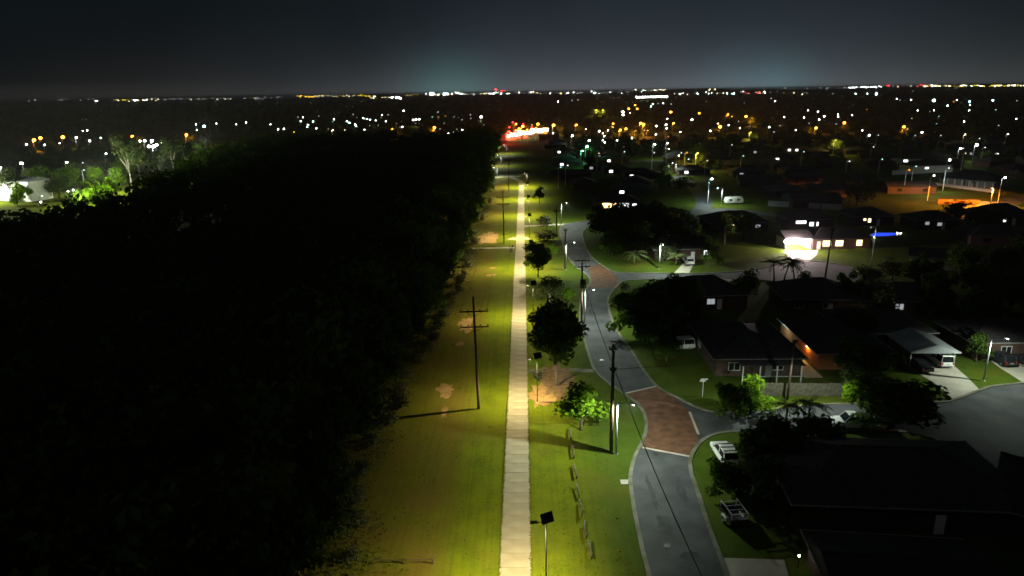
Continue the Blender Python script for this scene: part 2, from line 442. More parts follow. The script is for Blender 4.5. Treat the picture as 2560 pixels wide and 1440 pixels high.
def strip(b, pts, w, z0, z1, mi=0):
    """a raised kerb strip of width w along world points (its own smooth line)"""
    pts = [Vector((p[0], p[1], 0)) for p in pts]
    dense = []
    for i in range(len(pts)-1):
        p0, p1, p2_, p3 = pts[max(i-1, 0)], pts[i], pts[i+1], pts[min(i+2, len(pts)-1)]
        for k in range(4):
            t = k/4
            dense.append(.5*((2*p1)+(p2_-p0)*t+(2*p0-5*p1+4*p2_-p3)*t*t+(3*p1-p0-3*p2_+p3)*t**3))
    dense.append(pts[-1]); pts = dense
    vs = []; fs = []
    for i, p in enumerate(pts):
        d = (pts[min(i+1, len(pts)-1)]-pts[max(i-1, 0)]).normalized(); nrm_ = Vector((-d.y, d.x, 0))
        a, b_ = p+nrm_*w/2, p-nrm_*w/2
        vs += [(a.x, a.y, z0), (a.x, a.y, z1), (b_.x, b_.y, z1), (b_.x, b_.y, z0)]
    for i in range(len(pts)-1):
        o, q = i*4, i*4+4
        fs += [(o, o+1, q+1, q), (o+1, o+2, q+2, q+1), (o+2, o+3, q+3, q+2)]
    fs += [(0, 3, 2, 1), tuple(4*(len(pts)-1)+k for k in (0, 1, 2, 3))]
    b.add(vs, fs, mi)
for pl in (main_l, main_r+side2_u, side2_l+main_r2+side1_u, side1_l):
    kb = MB(); strip(kb, pxs(pl), .42, -.02, .11); struct(kb.build('kerb', M['kerb']))
for pl in ([(1562, 984), (1640, 966)], [(1606, 1119), (1728, 1142)], [(1746, 1086), (1724, 1030)]):
    kb = MB(); a, b_ = pxs(pl); strip(kb, [a, a.lerp(b_, .5), b_], .3, .0, .032); struct(kb.build('road_edge_band', M['concrete']))
SPOTS = []
# repair patches and service covers in the road
for i, (x_, y_, rx_, ry_) in enumerate(((1662, 1312, .9, 1.6), (1516, 850, .9, 2.4), (1706, 1232, .5, 2.6), (1478, 780, .7, 2.6), (1630, 1230, .35, 3.4), (1720, 1390, 1.0, .8))):
    SPOTS.append((x_, y_, rx_, ry_))
for x_, y_ in ((1640, 1135), (1668, 1365), (1505, 900), (1486, 740)):
    v_ = G(x_, y_); q_ = MB(); q_.tube([(v_.x, v_.y, 0), (v_.x, v_.y, .027)], .33, 16); tag(q_.build('manhole_cover', M['dark']), {1640: 'round iron cover on the red paving edge', 1668: 'round iron cover in the lower road', 1505: 'round iron cover in the road by the near power pole', 1486: 'round iron cover in the road by the transformer pole'}[x_], 'manhole cover', 'service covers in the road')
q_ = G(1562, 1206); q_ = MB().box((q_.x, q_.y, .03), (.9, .9, .07)); tag(q_.build('service_pit_lid', M['concrete']), 'pale square service lid in the verge beside the left kerb', 'pit lid')
# more distant streets
def street(pl, w, z=.012, m='asphalt', name='road'):
    s = MB(); strip(s, pl, w, -.01, z); return struct(s.build(name, M[m]))
street([G(1640, 545), G(1730, 535), G(1800, 525), G(1870, 530), G(1960, 540)], 7)
street([G(1745, 535), G(1760, 500), G(1720, 455), G(1690, 440)], 6, .018)
street([G(2330, 545), G(2440, 530), G(2520, 505), G(2640, 480)], 8)
for Y in (346, 398, 445, 500): street([(-15, Y, 0), (60, Y+3, 0), (160, Y+2, 0)], 6)
street([(-40, 585, 0), (30, 690, 0), (260, 640, 0), (420, 620, 0)], 9)
street([G(1225, 446), G(1262, 441), G(1300, 441)], 4, .018, 'concrete')

# concrete footpath: slabs near, one strip further off
PX0, PX1 = -2.45, .35
pathroot = struct(MB().add([(PX0+.03, 30, .008), (PX1-.03, 30, .008), (PX1-.03, 125, .008), (PX0+.03, 125, .008)], [(0, 1, 2, 3)]).build('footpath', M['joint']))
sl = MB(); L_ = 1.93
sl.box((0, 0, .02), (PX1-PX0, L_-.045, .05), top=(.992, .992)); slab_me = sl.mesh('slab', M['path'])
y = 32.0; k = 0
while y < 122:
    o = link('slab', slab_me, pathroot, ((PX0+PX1)/2+rnd.uniform(-.012, .012), y, rnd.uniform(-.006, .008)))
    o.rotation_euler = (rnd.uniform(-.002, .002), rnd.uniform(-.003, .003), rnd.uniform(-.002, .002)); y += L_
fp = MB()
fp.sheet([(PX0, y-L_/2, 0), (PX1, y-L_/2, 0), (PX1-.2, 188, 0), (PX1-.1, 300, 0), (PX0+.5, 300, 0), (PX0+.25, 188, 0)], .03)
struct(fp.build('footpath', M['path']))
def foot(pl, w, z=.024, m='concrete'):
    s = MB(); strip(s, pl, w, -.01, z); return struct(s.build('footpath', M[m]))
foot([(-.8, 299, 0), (-1.5, 316, 0), (-5, 330, 0), (-12, 341, 0)], 2.4, .034, 'path')
foot([G(1180, 621), G(1230, 620), G(1286, 619)], 1.4)
foot([G(1306, 566), G(1360, 563), G(1412, 561)], 1.8)
foot([G(1316, 928), G(1425, 925), G(1488, 928)], 1.2, .014, 'kerb')
s = MB(); s.sheet(pxs([(1268, 598), (1280, 594), (1318, 593), (1326, 597), (1318, 600), (1308, 598), (1290, 600), (1272, 600)]), .036); struct(s.build('path_junction', M['path']))
# bare dirt patches
def blotch(cx, cy, rx, ry, seed, z=.010, m='dirt', name='dirt_patch'):
    r_ = random.Random(seed); pts = []
    for k in range(22):
        t = 2*math.pi*k/22; q = r_.uniform(.55, 1.15)
        pts.append((cx+rx*q*math.cos(t), cy+ry*q*math.sin(t)))
    s = MB(); s.sheet(pts, z, 0); return struct(s.build(name, M[m]))
for i, (x, y, rx, ry) in enumerate(((1115, 975, 1.35, 2.6), (1112, 1030, .5, 2.0), (1165, 812, 1.5, 4.6), (1222, 592, 3.0, 7), (1215, 603, 3.2, 4), (1232, 670, .9, .7), (1222, 688, .7, 1.1), (1236, 687, .6, .9), (1150, 860, .8, 1.3), (1205, 470, 1.5, 4))):
    p = G(x, y); blotch(p.x, p.y, rx, ry, 30+i, .010+.0012*i)
for i, (x_, y_, rx_, ry_) in enumerate(SPOTS):
    v_ = G(x_, y_); blotch(v_.x, v_.y, rx_, ry_, 90+i, .017, 'patch', 'road_repair_patch')
p = G(1352, 985); blotch(p.x, p.y, 2.0, 4.2, 50, .016)
p = G(1398, 950); blotch(p.x, p.y, 2.9, 6.0, 51, .020, 'mulch', 'leaf_litter')
# driveways, plus one pale sheet added under the amber lamp
def drive(pl, name='driveway', z=.03, m='concrete'):
    s = MB(); s.sheet(pxs(pl), z); return struct(s.build(name, M[m]))
drive([(2272, 918), (2330, 905), (2385, 915), (2420, 945), (2450, 976), (2385, 1001), (2350, 968)])
drive([(1683, 684), (1712, 655), (1738, 655), (1722, 684)])
drive([(2470, 898), (2560, 890), (2700, 905), (2700, 948), (2560, 958), (2500, 920)])
drive([(1960, 628), (2045, 626), (2040, 640), (2022, 654), (1984, 658), (1972, 645)])
drive([(2395, 512), (2440, 502), (2500, 506), (2548, 516), (2545, 540), (2500, 548), (2440, 536)])  # pale concrete sheet added so the amber light shows brightly on the ground
drive([(1810, 1395), (1960, 1400), (1980, 1470), (1835, 1480)], z=.026)

# ================================================================== POLES AND LAMPS
SOLAR = [83.2 + 35.3*k for k in range(-1, 7)]
ordn = ['first', 'second', 'third', 'fourth', 'fifth', 'sixth', 'seventh', 'eighth']
WARM = (1.0, .88, .48)
def solar_lamp(x, y, i):
    t = thing('path_lamp', f'slim solar path lamp with tilted panel, {ordn[i]} along the path from the bottom edge', 'lamp post', (x, y, 0), 0, 'solar lamps along the footpath')
    H = 6.3
    MB().tube([(0, 0, 0), (0, 0, H)], [.07, .045], 8).build('pole', M['dark'], t, True)
    MB().box((0, 0, .02), (.34, .34, .04)).build('base_plate', M['galv'], t)
    MB().tube([(0, 0, H-.15), (-.45, 0, H-.02), (-.75, 0, H)], .035, 6).build('arm', M['dark'], t)
    hd = MB().prism([(-1.32, H-.03), (-1.25, H+.06), (-.8, H+.07), (-.62, H+.03), (-.62, H-.04), (-1.25, H-.05)], 'y', -.13, .13).build('lantern_head', M['dark'], t)
    MB().box((-1.0, 0, H-.062), (.42, .17, .015)).build('lens', M['lens_warm'], hd)
    sp = MB(); sp.box((0, 0, 0), (1.05, .04, .80)); o = sp.build('solar_panel', M['panel'], t); o.location = (.08, 0, H+.42); o.rotation_euler = (R(-28), 0, R(28))
    fr = MB()
    for c, d in (((0, .002, .41), (1.1, .05, .03)), ((0, .002, -.41), (1.1, .05, .03)), ((.54, .002, 0), (.03, .05, .8)), ((-.54, .002, 0), (.03, .05, .8))): fr.box(c, d)
    fr.build('panel_frame', M['dark'], o)
    MB().tube([(0, 0, H-.05), (.05, 0, H+.4)], .03, 6).build('bracket', M['dark'], t)
    lantern('path_light', (-1.0, 0, H-.12), 6000*(1+.16*max(0, i-2)), WARM, t, (1.5, .74, .85) if i < 3 else (2.1, 1.1, 1.0), wide=.3)
for i, y in enumerate(SOLAR): solar_lamp(1.55, y, i)

COOL = (.86, 1.0, .84)
def street_lamp(base, H, arm, label, power=2400, col=COOL, rz=0, lens='lens_white', group='street lamps', light=True, pole='galv', tail=.02, spread=(1.25, 1.3, 1.05)):
    t = thing('street_lamp', label, 'street lamp', (base.x, base.y, 0), rz, group)
    MB().tube([(0, 0, 0), (0, 0, H*.5), (0, 0, H)], [.13, .10, .075], 10).build('pole', M[pole], t, True)
    MB().box((0, 0, .03), (.42, .42, .06)).build('base_plate', M['galv'], t)
    ar = MB().tube([(0, 0, H-.25), (arm*.35, 0, H+.02), (arm, 0, H+.1)], [.055, .05, .04], 8); ar.build('arm', M['galv'], t, True)
    hd = MB().prism([(arm-.1, H+.04), (arm-.05, H+.17), (arm+.35, H+.2), (arm+.62, H+.12), (arm+.62, H+.05)], 'y', -.16, .16).build('lantern_head', M['galv'], t)
    ln = MB(); ln.ball((arm+.30, 0, H+.03), .17, 10, 0, .55); ln.build('lens', M[lens], hd, True)
    if light: lantern('street_light', (arm+.30, 0, H-.14), power*1.3, col, t, spread, tail=tail)
    return t
street_lamp(Vector((10.25, 69.6, 0)), 6.5, 1.5, 'white street lamp close beside the near power pole on the road verge', 2400, rz=R(-20), spread=(2.1, 1.2, 1.45), tail=.10)
street_lamp(Vector((10.6, 114.4, 0)), 6.5, 1.2, 'white street lamp beside the transformer power pole', 2800, tail=.12)
street_lamp(Vector((9.7, 153.2, 0)), 6.5, 1.5, 'white street lamp on the grass left of the second red paving', 2800)
street_lamp(Vector((31.3, 153.2, 0)), 6.2, 1.5, 'glaring white street lamp on the lawn of the side street', 3000, rz=R(-82))
street_lamp(Vector((11.7, 210.2, 0)), 6.6, 1.3, 'white street lamp at the bend where the road turns off', 2800)
street_lamp(Vector((64.3, 89.1, 0)), 6.5, 1.5, 'white street lamp between the carport driveway and the cars', 2100, rz=R(-20), spread=(1.2, 1.0, 1.0))
b_ = G(1803, 515); street_lamp(b_, 6.4, 1.4, 'white street lamp beside the parked caravan', 3000, rz=R(180))
b_ = G(1689, 440); street_lamp(b_, 6.2, 1.5, 'white street lamp above pale bushes in the middle distance', 2600, rz=R(180))
b_ = G(2176, 676); street_lamp(b_, 10.0, 1.2, 'dim tall street lamp at the end of the cul-de-sac', 90, rz=R(200), lens='e_dim')
b_ = G(1253, 415); street_lamp(b_, 6.0, 1.5, 'white street lamp at the far cross street nearest the path end', 4200, rz=R(180))
b_ = G(1267, 385); street_lamp(b_, 6.0, 1.5, 'white street lamp at the furthest lit cross street beyond the path', 4200, rz=R(180))
b_ = G(1243, 445); street_lamp(b_, 5.0, 1.3, 'street lamp half hidden by the wood at the path end', 2600, rz=R(180))
b_ = G(2474, 522); street_lamp(b_, 7.0, .6, 'orange street lamp flooding the right hand road with amber light', 8500, (1, .33, .02), rz=R(200), lens='e_orange', spread=(2.2, 2.2, 2.4))

# timber power poles
def power_pole(x, y, H, arms, label, lean=0, trans=False, arm_rz=0, r=.17):
    t = thing('power_pole', label, 'power pole', (x, y, 0), 0, 'timber power poles')
    MB().tube([(0, 0, 0), (lean*.5, 0, H*.5), (lean, 0, H)], [r*1.15, r, r*.75], 10).build('pole', M['timber'], t, True)
    for z, w in arms:
        lx = lean*z/H
        o = MB().box((0, 0, 0), (w, .13, .15)).build('crossarm', M['timber'], t); o.location = (lx, -r-.03, z); o.rotation_euler = (0, R(-1.2), arm_rz)
        for u in (-.47, -.22, .22, .47):
            ins = MB(); ins.tube([(0, 0, .07), (0, 0, .16), (0, 0, .2), (0, 0, .34)], [.03, .03, .09, .06], 8)
            io = ins.build('insulator', M['ceramic'], o); io.location = (u*w, 0, 0)
        br = MB(); br.tube([(-w*.3, 0, -.05), (0, .05, -.7)], .025, 5); br.tube([(w*.3, 0, -.05), (0, .05, -.7)], .025, 5); br.build('brace', M['dark'], o)
    if trans:
        q = MB(); q.tube([(.0, -.5, H-4.9), (.0, -.5, H-3.5)], .38, 12); q.build('transformer', M['dark'], t, True)
        q = MB(); q.tube([(.5, -.1, H-4.6), (.5, -.1, H-3.6)], .26, 10); q.build('transformer', M['dark'], t, True)
        q = MB(); q.box((.15, -.15, H-5.05), (1.5, .2, .12)); q.build('platform', M['timber'], t)
    return t
power_pole(-6.2, 81.5, 15.4, ((13.5, 3.6), (11.45, 3.6)), 'tall timber power pole with two crossarms on the near left grass', -.25)
power_pole(-5.5, 183.1, 14.6, ((12.7, 3.6), (10.8, 3.5)), 'timber power pole with two crossarms further along the left grass', -.1)
b_ = G(1272, 478); power_pole(b_.x, b_.y, 14.5, ((13, 3.4), (11, 3.4)), 'timber power pole at the far end of the grass strip')
power_pole(9.75, 70.1, 13.2, ((12.75, .95), (10.3, .8)), 'thick timber power pole on the right verge with short crossarm', -.05, r=.2)
power_pole(10.1, 115.2, 11.8, ((11.6, 2.7), (10.5, 2.7)), 'timber power pole carrying transformers beside the road', 0, True)
power_pole(9.5, 154.0, 9.4, ((9.2, .8),), 'short timber power pole beside the street lamp near the lime bush', 0)
b_ = G(1391, 592); power_pole(b_.x, b_.y, 9.0, ((7.4, 1.6),), 'timber power pole by the dark shrub at the road bend')
b_ = G(2063, 694); power_pole(b_.x, b_.y, 11.0, ((10.6, .8),), 'dark power pole in front of the glaring garage', .4)
t = power_pole(34.8, 83.4, 8.5, ((8.2, .7),), 'dark power pole with a lantern arm beside the paling fence', .2, r=.13)
MB().tube([(.1, 0, 6.0), (.1, -1.4, 6.3), (.1, -2.5, 6.3)], .035, 6).build('lantern_arm', M['dark'], t); MB().box((.1, -2.8, 6.28), (.3, .7, .14)).build('lantern_head', M['dark'], t)
lantern('street_light', (.1, -2.9, 6.1), 3000, COOL, t, (2.2, 1.6, .6), tail=.05, wide=.2)
# overhead cables
def cable(a, b_, sag, label, r=.03):
    a, b_ = Vector(a), Vector(b_); pts = []
    for k in range(17):
        t = k/16; p = a.lerp(b_, t); p.z -= sag*4*t*(1-t); pts.append(p)
    return tag(MB().tube(pts, r, 4).build('overhead_cable', M['cable'], None, True), label, 'cable', 'overhead cables')
cable((10.3, 114.6, 8.2), (11.3, 69.7, 6.6), .6, 'black strand hanging over the road between transformer pole and near lamp', .05)
cable((11.3, 69.5, 6.6), (12.6, 40, 6.4), .5, 'black strand running from near lamp down over the lower road', .05)  # both strands follow the dark diagonal line over the road
cable((9.8, 70.1, 10.3), (34.8, 83.4, 8.0), .7, 'black service cable crossing the road above the red paving', .03)
for u in (-1.6, 0.8, 1.6):
    cable((-6.4+u, 81.4, 13.8), (-5.6+u, 183, 13.0), 1.6, 'thin wire strung between the two left power poles', .022)
cable((10.1, 115, 11.7), (9.5, 154, 9.3), .6, 'thin wire between transformer pole and short pole', .02)

# log barriers along the verge
LOGS = [(5.35, 75.5, 72.5), (5.35, 71.2, 68.4), (5.3, 67.0, 64.2), (5.3, 63.0, 60.6), (5.35, 60.2, 57.5), (5.45, 56.6, 54.2), (5.65, 53.6, 51.2)]
lw = ['second', 'third', 'fourth', 'fifth', 'sixth']
for i, (x, a, b2) in enumerate(LOGS):
    lab = 'low grey log rail at the far end of the verge row' if i == 0 else 'low grey log rail at the bottom end of the verge row' if i == len(LOGS)-1 else f'low grey log rail, {lw[i-1]} in the row from the small lime tree'
    t = thing('log_rail', lab, 'log barrier', (x, (a+b2)/2, 0), rnd.uniform(-.05, .05), 'log barriers on the verge')
    ln = (a-b2)/2*.94; z = .36+rnd.uniform(-.06, .05); tl = rnd.uniform(-.08, .08)
    MB().tube([(0, -ln, z-tl), (rnd.uniform(-.05, .05), 0, z), (0, ln, z+tl)], [.09, .10, .085], 8).build('rail', M['log'], t, True)
    for s_ in (-.78, .78): MB().tube([(.04, ln*s_, -.05), (.04, ln*s_, z+.10)], .075, 7).build('post', M['log'], t, True)
# small timber fence low on the left
t = thing('timber_fence', 'low three post timber rail on the dry grass at bottom edge', 'fence', (-11, 50.9, 0))
for x in (-2.7, .05, 2.6): MB().box((x, 0, .25), (.12, .12, .6)).build('post', M['timber'], t)
MB().tube([(-2.7, 0, .42), (0, .03, .40), (2.6, 0, .44)], .045, 6).build('rail', M['timber'], t)
# slim sign post beside the path
b_ = G(1281, 628); t = thing('marker_post', 'small dark marker post beside the path junction', 'post', (b_.x, b_.y, 0), .2)
MB().tube([(0, 0, 0), (.05, 0, 1.5)], .05, 6).build('post', M['dark'], t); MB().box((.05, -.04, 1.35), (.5, .05, .55)).build('plate', M['dark'], t); MB().box((-.3, 0, .35), (.7, .3, .5)).build('bin', M['dark'], t)
b_ = G(1756, 992); t = thing('street_sign', 'pale street name blade on a thin post at the corner', 'sign', (b_.x, b_.y, 0), .1)
MB().tube([(0, 0, 0), (0, 0, 2.7)], .035, 6).build('post', M['galv'], t); MB().box((.1, 0, 2.55), (1.0, .03, .2)).build('blade', M['plate'], t); MB().box((-.1, 0, 2.32), (.8, .03, .16)).build('blade', M['plate'], t)

# ================================================================== TREES
def np_mesh(name, V, F, m, smooth=False):
    me = bpy.data.meshes.new(name)
    nv, nf, k = len(V), len(F), F.shape[1]
    me.vertices.add(nv); me.vertices.foreach_set('co', V.astype(np.float32).ravel())
    me.loops.add(nf*k); me.loops.foreach_set('vertex_index', F.astype(np.int32).ravel())
    me.polygons.add(nf); me.polygons.foreach_set('loop_start', np.arange(0, nf*k, k, dtype=np.int32)); me.polygons.foreach_set('loop_total', np.full(nf, k, np.int32))
    me.update(calc_edges=True); me.materials.append(m)
    return me
def leaf_quads(P, N, size, rs):
    """one bent-free leaf-clump quad per point P, roughly facing N"""
    n = len(P)
    N = N + rs.normal(0, .55, (n, 3)); N /= np.linalg.norm(N, axis=1)[:, None]+1e-9
    A = rs.normal(0, 1, (n, 3)); U = np.cross(N, A); U /= np.linalg.norm(U, axis=1)[:, None]+1e-9; W = np.cross(N, U)
    s = size*rs.uniform(.55, 1.25, (n, 1)); a = rs.uniform(.55, .9, (n, 1))
    V = np.stack([P-U*s, P-W*s*a+N*s*.15, P+U*s, P+W*s*a-N*s*.1], 1).reshape(-1, 3)
    return V, np.arange(n*4).reshape(-1, 4)
def crown_pts(seed, n, nl=13, flat=.8, spread=.62, lr=(.30, .50), fill=.25):
    rs = np.random.RandomState(seed)
    d = rs.normal(0, 1, (nl, 3)); d /= np.linalg.norm(d, axis=1)[:, None]
    c = d*(spread*rs.uniform(.35, 1, (nl, 1))); c[:, 2] *= flat; c[0] = 0
    r = rs.uniform(lr[0], lr[1], nl); r[0] = lr[1]*1.1
    k = rs.choice(nl, n, p=r**2/np.sum(r**2))
    q = rs.normal(0, 1, (n, 3)); q /= np.linalg.norm(q, axis=1)[:, None]
    rad = np.where(rs.rand(n) < fill, rs.uniform(.2, .8, n), rs.uniform(.8, 1.12, n))
    P = c[k]+q*(r[k]*rad)[:, None]*np.array([1, 1, flat])
    P[:, :2] -= np.median(P[:, :2], 0); P[:, :2] /= np.percentile(np.abs(P[:, :2]), 97.5)*1.03; P[:, 2] /= np.percentile(np.abs(P[:, 2]), 97)
    return P, q, rs
def crown_mesh(name, seed, n, leaf, m, **k):
    P, q, rs = crown_pts(seed, n, **k)
    V, F = leaf_quads(P, q, leaf, rs)
    return np_mesh(name, V, F, m)
def trunk_mesh(name, seed, m, limbs=6, fork=.42, r=.055, spread=.5):
    r_ = random.Random(seed); b = MB()
    top = (r_.uniform(-.06, .06), r_.uniform(-.06, .06), fork)
    b.tube([(0, 0, -.02), (top[0]*.4, top[1]*.4, fork*.5), top], [r*1.25, r, r*.85], 8)
    for k in range(limbs):
        t = 2*math.pi*k/limbs+r_.uniform(-.4, .4); s = spread*r_.uniform(.5, 1)
        e = (s*math.cos(t), s*math.sin(t), r_.uniform(.72, .98)); mid = (top[0]+e[0]*.4, top[1]+e[1]*.4, fork+(e[2]-fork)*.55)
        b.tube([top, mid, e], [r*.6, r*.42, r*.12], 6)
    return b.mesh(name, m, True)
CR = {
    'broad': [crown_mesh('crown', 11+i, 4600, .085, M['leaf'], nl=24, spread=.85, lr=(.2, .36)) for i in range(3)],
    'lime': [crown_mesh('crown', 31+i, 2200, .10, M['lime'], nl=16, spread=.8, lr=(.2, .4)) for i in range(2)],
    'gum': [crown_mesh('crown', 51+i, 1500, .085, M['gum'], nl=16, spread=.78, lr=(.18, .34), flat=.9, fill=.15) for i in range(3)],
    'scrub': [crown_mesh('crown', 71+i, 700, .13, M['scrub'], nl=9, spread=.6, flat=.8) for i in range(3)],
    'edge': [crown_mesh('crown', 91+i, 1500, .10, M['leaf'], nl=15, flat=1.0, spread=.8, lr=(.22, .4)) for i in range(3)],
}
TK = {'bark': [trunk_mesh('trunk', i, M['bark']) for i in range(3)], 'pale': [trunk_mesh('trunk', 10+i, M['pale'], 5, .38, .04, .55) for i in range(2)]}
tcount = [0]
def tree(loc, R_, H, label, kind='broad', cat='tree', group=None, zc=None, zs=None, rz=None, trunk='bark', name=None):
    """R_ crown radius, H full height"""
    i = tcount[0]; tcount[0] += 1
    t = thing(name or {'gum': 'gum_tree', 'scrub': 'shrub'}.get(kind, 'broadleaf_tree'), label, cat, (loc[0], loc[1], 0), rnd.uniform(0, 6.28) if rz is None else rz, group)
    ch = zs or min(R_*.95, H*.42)
    cz = zc or H-ch*.85
    link('trunk', TK[trunk][i % len(TK[trunk])], t, None, 0, (R_, R_, cz+ch*.2))
    link('crown', CR[kind][i % len(CR[kind])], t, (0, 0, cz), 0, (R_, R_, ch))
    return t
def frond_mesh(seed, n=15, L=1.0, droop=.55):
    r_ = random.Random(seed); b = MB()
    for k in range(n):
        az = 2*math.pi*k/n+r_.uniform(-.2, .2); el = r_.uniform(.1, .9); ln = L*r_.uniform(.8, 1.1)
        pts = []
        for s_ in range(8):
            q = s_/7; rr = ln*q*math.cos(el*(1-.3*q)); zz = ln*(math.sin(el)*q-droop*q*q*1.1)
            pts.append(Vector((rr*math.cos(az), rr*math.sin(az), zz)))
        side = Vector((-math.sin(az), math.cos(az), 0))
        for s_ in range(7):
            a, c = pts[s_], pts[s_+1]; w = .17*ln*math.sin(math.pi*(.18+.8*s_/7)); dr = Vector((0, 0, -.45*w))
            for sg in (-1, 1):
                o = side*sg*w+dr+(c-a)*.7
                b.add([a, a.lerp(c, .55), a.lerp(c, .55)+o, a+o*.8], [(0, 1, 2, 3)])
        b.tube(pts, [.018]*4+[.01]*4, 4)
    return b.mesh('fronds', M['frond'])
FR = [frond_mesh(1), frond_mesh(2, 13, 1, .7), frond_mesh(3, 18, 1, .45)]
def palm(loc, H, L, label, lean=0, group=None, rz=0, cat='palm'):
    t = thing('palm_tree', label, cat, (loc[0], loc[1], 0), rz, group)
    MB().tube([(0, 0, -.05), (lean*.2, 0, H*.4), (lean*.6, 0, H*.75), (lean, 0, H)], [.22, .16, .13, .12], 8).build('trunk', M['bark'], t, True)
    i = tcount[0]; tcount[0] += 1
    link('fronds', FR[i % 3], t, (lean, 0, H), rnd.uniform(0, 6), (L, L, L))
    return t
def at(px, py): v = G(px, py); return (v.x, v.y)
# trees right of the path
tree((4.4, 88.5), 3.7, 12, 'large dark dense tree standing between the path and the road', zs=3.5, zc=8.3)
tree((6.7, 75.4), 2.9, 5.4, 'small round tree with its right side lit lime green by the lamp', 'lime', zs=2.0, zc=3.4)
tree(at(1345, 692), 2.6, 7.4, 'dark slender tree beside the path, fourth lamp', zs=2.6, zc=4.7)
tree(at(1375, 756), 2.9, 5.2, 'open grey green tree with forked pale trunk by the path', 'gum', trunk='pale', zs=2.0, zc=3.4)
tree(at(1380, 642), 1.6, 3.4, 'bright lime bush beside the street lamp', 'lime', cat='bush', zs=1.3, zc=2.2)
tree(at(1366, 603), 2.9, 3.2, 'wide dark flat shrub on the verge by the road bend', 'scrub', cat='shrub', zs=1.6, zc=1.7)
tree(at(1362, 562), 2.7, 2.8, 'dark low shrub beside the cross footpath', 'scrub', cat='shrub', zs=1.3, zc=1.4)
tree(at(1348, 512), 2.2, 6, 'dark shrub right of the sixth path lamp', 'edge', cat='shrub')
tree(at(1420, 757), 1.6, 3.0, 'lit leafy top of a shrub behind the large dark tree', 'lime', cat='shrub')
tree(at(1338, 925), 1.0, 2.2, 'yellow lit small bush under the path lamp', 'lime', cat='bush', zs=.9, zc=1.4)
tree(at(1344, 948), .75, 1.3, 'small dark round bush beside the path lamp pole', 'scrub', cat='bush', zs=.6, zc=.75)
tree((18.4, 109), 3.6, 7.2, 'dark kerbside tree with its left edge lit green', zs=2.9, zc=4.0)
tree((22.6, 112), 4.0, 8, 'black broad tree right of the kerbside tree', zs=3.2, zc=4.4)
tree((19.9, 104.8), 2.4, 5, 'black tree shading the verge below the kerbside tree', zs=1.9, zc=2.6)
tree((21.6, 97.2), 1.9, 4.4, 'black tree at the corner of the dark veranda house', zs=1.6, zc=2.2)
tree((27.0, 117), 4.2, 8, 'black tree before the pale garage end', zs=3.2, zc=4.2)
tree(at(1660, 852), 3.4, 6.6, 'black tree behind the kerbside tree')
tree(at(1700, 806), 3.6, 7.0, 'black tree beside the dark gabled house')
tree(at(1560, 740), .9, 2.6, 'small dark shrub on the corner lawn', 'scrub', cat='shrub')
tree((28.6, 79.6), 2.5, 5.0, 'tree with a bright lime lit side near the corner', 'lime', zs=2.1, zc=2.4)
tree((25.6, 77.6), 1.9, 4.4, 'dark tree left of the lime lit corner tree', 'broad')
palm((34.2, 75.2), 3.4, 2.8, 'dark bushy palm at the edge of the side street')
palm((31.6, 75.4), 3.0, 2.6, 'dark low palm left of the bushy street palm')
tree((44.6, 75.6), 4.9, 6.0, 'wide dark tree overhanging the side street', zs=2.0, zc=3.6)
tree(at(2150, 1040), 2.0, 5.2, 'tree with green lit left side beside the side street', 'lime', zs=2.0, zc=3.6)
tree(at(2130, 985), 2.2, 4.0, 'tangled shrub with pale trunk behind the paling fence end', 'gum', trunk='pale')
tree((20.7, 61.6), 2.1, 3.6, 'dark bushy tree below the striped white car', zs=1.4, zc=1.9)
tree(at(1925, 1180), 3.2, 5.4, 'black tree in the yard behind the striped white car')
tree(at(1905, 1260), 2.4, 4.4, 'black shrubby tree beside the trailer', 'edge')
tree(at(2040, 1140), 3.0, 5.0, 'black tree in front of the large dark roof', 'edge')
palm(at(1958, 712), 5.2, 3.4, 'dark palm with arched trunk before the glaring garage', 1.2)
palm(at(1985, 716), 4.8, 3.2, 'dark palm beside the arched palm before the garage', -.8)
palm(at(1935, 705), 4.2, 3.0, 'dark palm left of the arched palm before the garage', -.5)
palm(at(1585, 662), 2.6, 3.6, 'fan palm with pale fronds on the side street lawn')
palm(at(1618, 650), 4.4, 3.0, 'tall palm with pale fronds behind the lamp lawn')
palm(at(1690, 664), 2.2, 2.8, 'short palm left of the white car', 0)
tree(at(1660, 655), 2.6, 5.5, 'dark tree behind the glaring side street lamp', 'gum')
tree(at(1775, 668), 2.4, 4.6, 'dark hedge tree right of the white car', 'edge')
palm(at(2048, 542), 7.0, 3.8, 'palm before the white wall with drooping fronds', .5)
palm(at(2120, 530), 6.4, 3.8, 'palm right of the white wall', -.3)
tree(at(1660, 470), 4.2, 6.0, 'pale lit rounded bush left of the middle distance lamp', 'gum', trunk='pale')
tree(at(1705, 480), 4.6, 6.0, 'pale lit rounded bush right of the middle distance lamp', 'gum', trunk='pale')
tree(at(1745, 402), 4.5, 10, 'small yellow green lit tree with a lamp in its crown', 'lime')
tree(at(2010, 735), 2.0, 4.0, 'clipped dark bush at the cul-de-sac edge', 'edge', cat='bush')
tree(at(2170, 712), 2.8, 3.8, 'dark round bush beside the cul-de-sac', 'edge', cat='bush')
tree(at(2230, 700), 3.2, 4.0, 'dark hedge bush behind the cul-de-sac', 'scrub', cat='bush')

